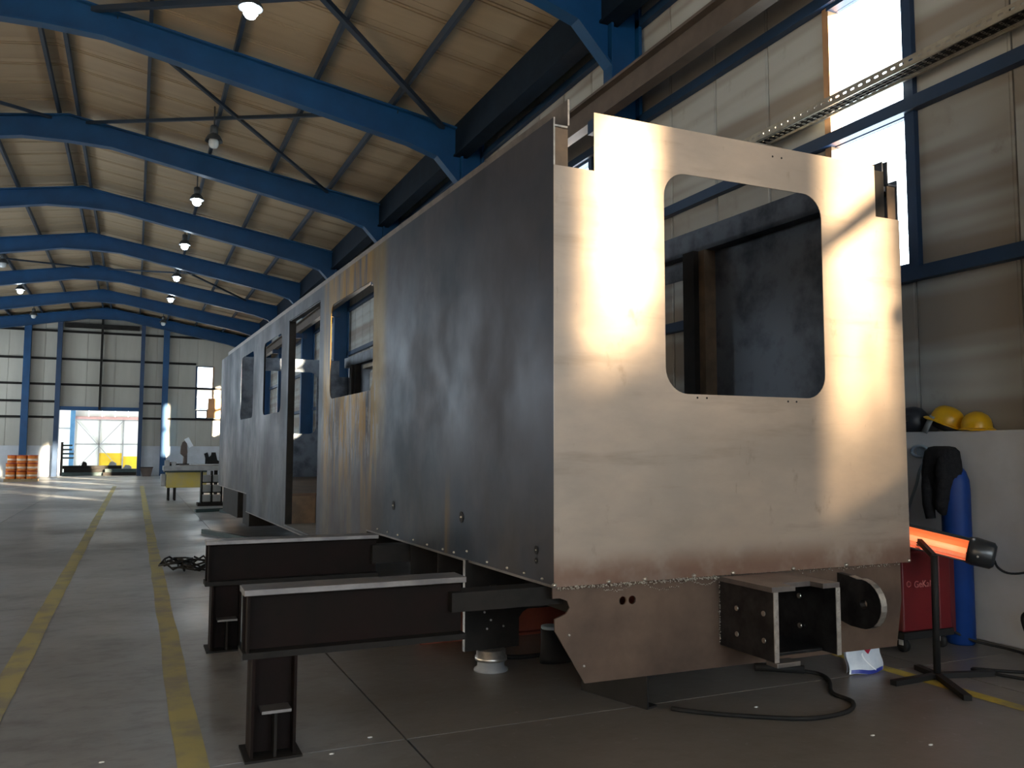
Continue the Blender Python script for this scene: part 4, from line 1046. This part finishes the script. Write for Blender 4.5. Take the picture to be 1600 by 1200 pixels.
# pillar drill and dark machine near the far wall
pd = empty('pillar_drill', (2.5, 50, 0), 'brown upright pillar drill with a pale guard before the far wall', 'machine')
MB().box((2.2, 49.7, 0), (2.85, 50.3, .45)).build('base', 'brown', pd, bevel=.02); MB().lathe([(.12, .45), (.11, 1.5)], (2.55, 50, 0), 12).build('column', 'brown', pd)
b = MB(); b.prism([(2.28, 1.35), (2.30, 1.75), (2.38, 1.98), (2.5, 2.05), (2.62, 1.9), (2.66, 1.4), (2.5, 1.15)], lambda a, z: (a, 49.8, z), lambda a, z: (a, 50.2, z)); b.build('head', 'brown', pd, bevel=.02)
MB().obox((2.58, 49.9, 2.2), (2.84, 49.9, 1.72), .25, .10, (0, 1, 0)).build('guard', 'swoosh', pd, bevel=.02)
MB().box((2.1, 49.6, .72), (2.75, 50.3, .80)).build('table', 'dark', pd)
be = empty('work_bench', (3.3, 50.3, 0), 'grey bench beside the pillar drill', 'bench')
MB().box((2.9, 49.8, .70), (4.6, 50.7, .78)).build('top', 'grey', be)
for x in (3.0, 4.5):
    for y in (49.9, 50.6): MB().box((x-.04, y-.04, 0), (x+.04, y+.04, .70)).build('leg', 'dark', be)
dm = empty('dark_machine', (4.0, 50.2, .78), 'black angular machine on the grey bench', 'machine')
b = MB(); b.prism([(3.62, .78), (3.62, 1.1), (3.55, 1.35), (3.72, 1.42), (3.80, 1.15), (3.92, 1.25), (3.95, 1.42), (4.15, 1.42), (4.25, 1.0), (4.4, .9), (4.4, .78)], lambda a, z: (a, 50.05, z), lambda a, z: (a, 50.4, z)); b.build('body', 'black', dm); MB().box((3.7, 49.95, .78), (4.3, 50.05, .95)).build('vise', 'dark', dm)
for x, lb in ((2.0, 'dark brown crate left of the pillar drill'), (1.75, 'low brown crate at the end of the far bench')):
    cr_ = empty('crate', (x, 51.0, 0), lb, 'crate')
    for z in (0.0, .3, .6): MB().box((x-.14, 50.8, z+.02), (x+.14, 51.2, z+.27)).build('slat', 'brown', cr_)
# material at the gateway
for k, (x0, x1, y, z, r, mm) in enumerate(((-3.9, -.6, 56.4, .10, .10, 'teal'), (-4.0, .1, 56.7, .10, .10, 'dark'), (-3.6, .2, 57.0, .10, .10, 'teal'), (-3.8, -.5, 56.5, .30, .10, 'dark'), (-3.3, .2, 56.8, .30, .10, 'teal'), (-3.9, -.7, 56.65, .50, .10, 'dark'), (-1.7, .3, 56.2, .10, .10, 'dark'), (-1.6, .2, 56.2, .30, .10, 'teal'))):
    MB().box((x0, y-r, z-r), (x1, y+r, z+r)).build('steel_profile', mm, bevel=.01, label='long dark steel profile in the pile across the far gateway', cat='steel profile', group='steel profiles in the gateway pile')
for x, z, w, lb in ((-2.9, .60, .3, 'small dark bracket on the profile pile, left'), (-1.45, .60, .45, 'pale angled bracket on the profile pile, middle'), (-.65, .40, .5, 'pale angled bracket on the profile pile, right')):
    b = MB(); b.prism([(x, z), (x+w, z), (x+w, z+.12), (x+w*.7, z+.22), (x+w*.3, z+.24)], lambda a, zz: (a, 56.55, zz), lambda a, zz: (a, 56.8, zz)); b.build('bracket', 'grey' if 'pale' in lb else 'dark', label=lb, cat='bracket')
fr_ = empty('bar_rack', (-3.9, 57.2, 0), 'dark rack with stacked bars at the left of the far gateway', 'rack')
MB().box((-4.05, 57.0, 0), (-3.95, 57.6, 2.0)).build('post', 'dark', fr_)
for z in (1.0, 1.25, 1.5, 1.75): MB().box((-4.0, 57.05, z), (-3.45+.1*(z < 1.4), 57.5, z+.1)).build('bar', 'teal', fr_)
bn = empty('bin', (.75, 54.3, 0), 'dark open scrap bin right of the far gateway', 'bin')
b = MB(); b.prism([(.45, 0), (.9, 0), (1.0, .5), (.30, .5)], lambda a, z: (a, 54.0, z), lambda a, z: (a, 54.5, z)); b.build('body', 'brown', bn)
MB().box((.28, 53.98, .5), (1.02, 54.52, .54)).build('rim', 'dark', bn)
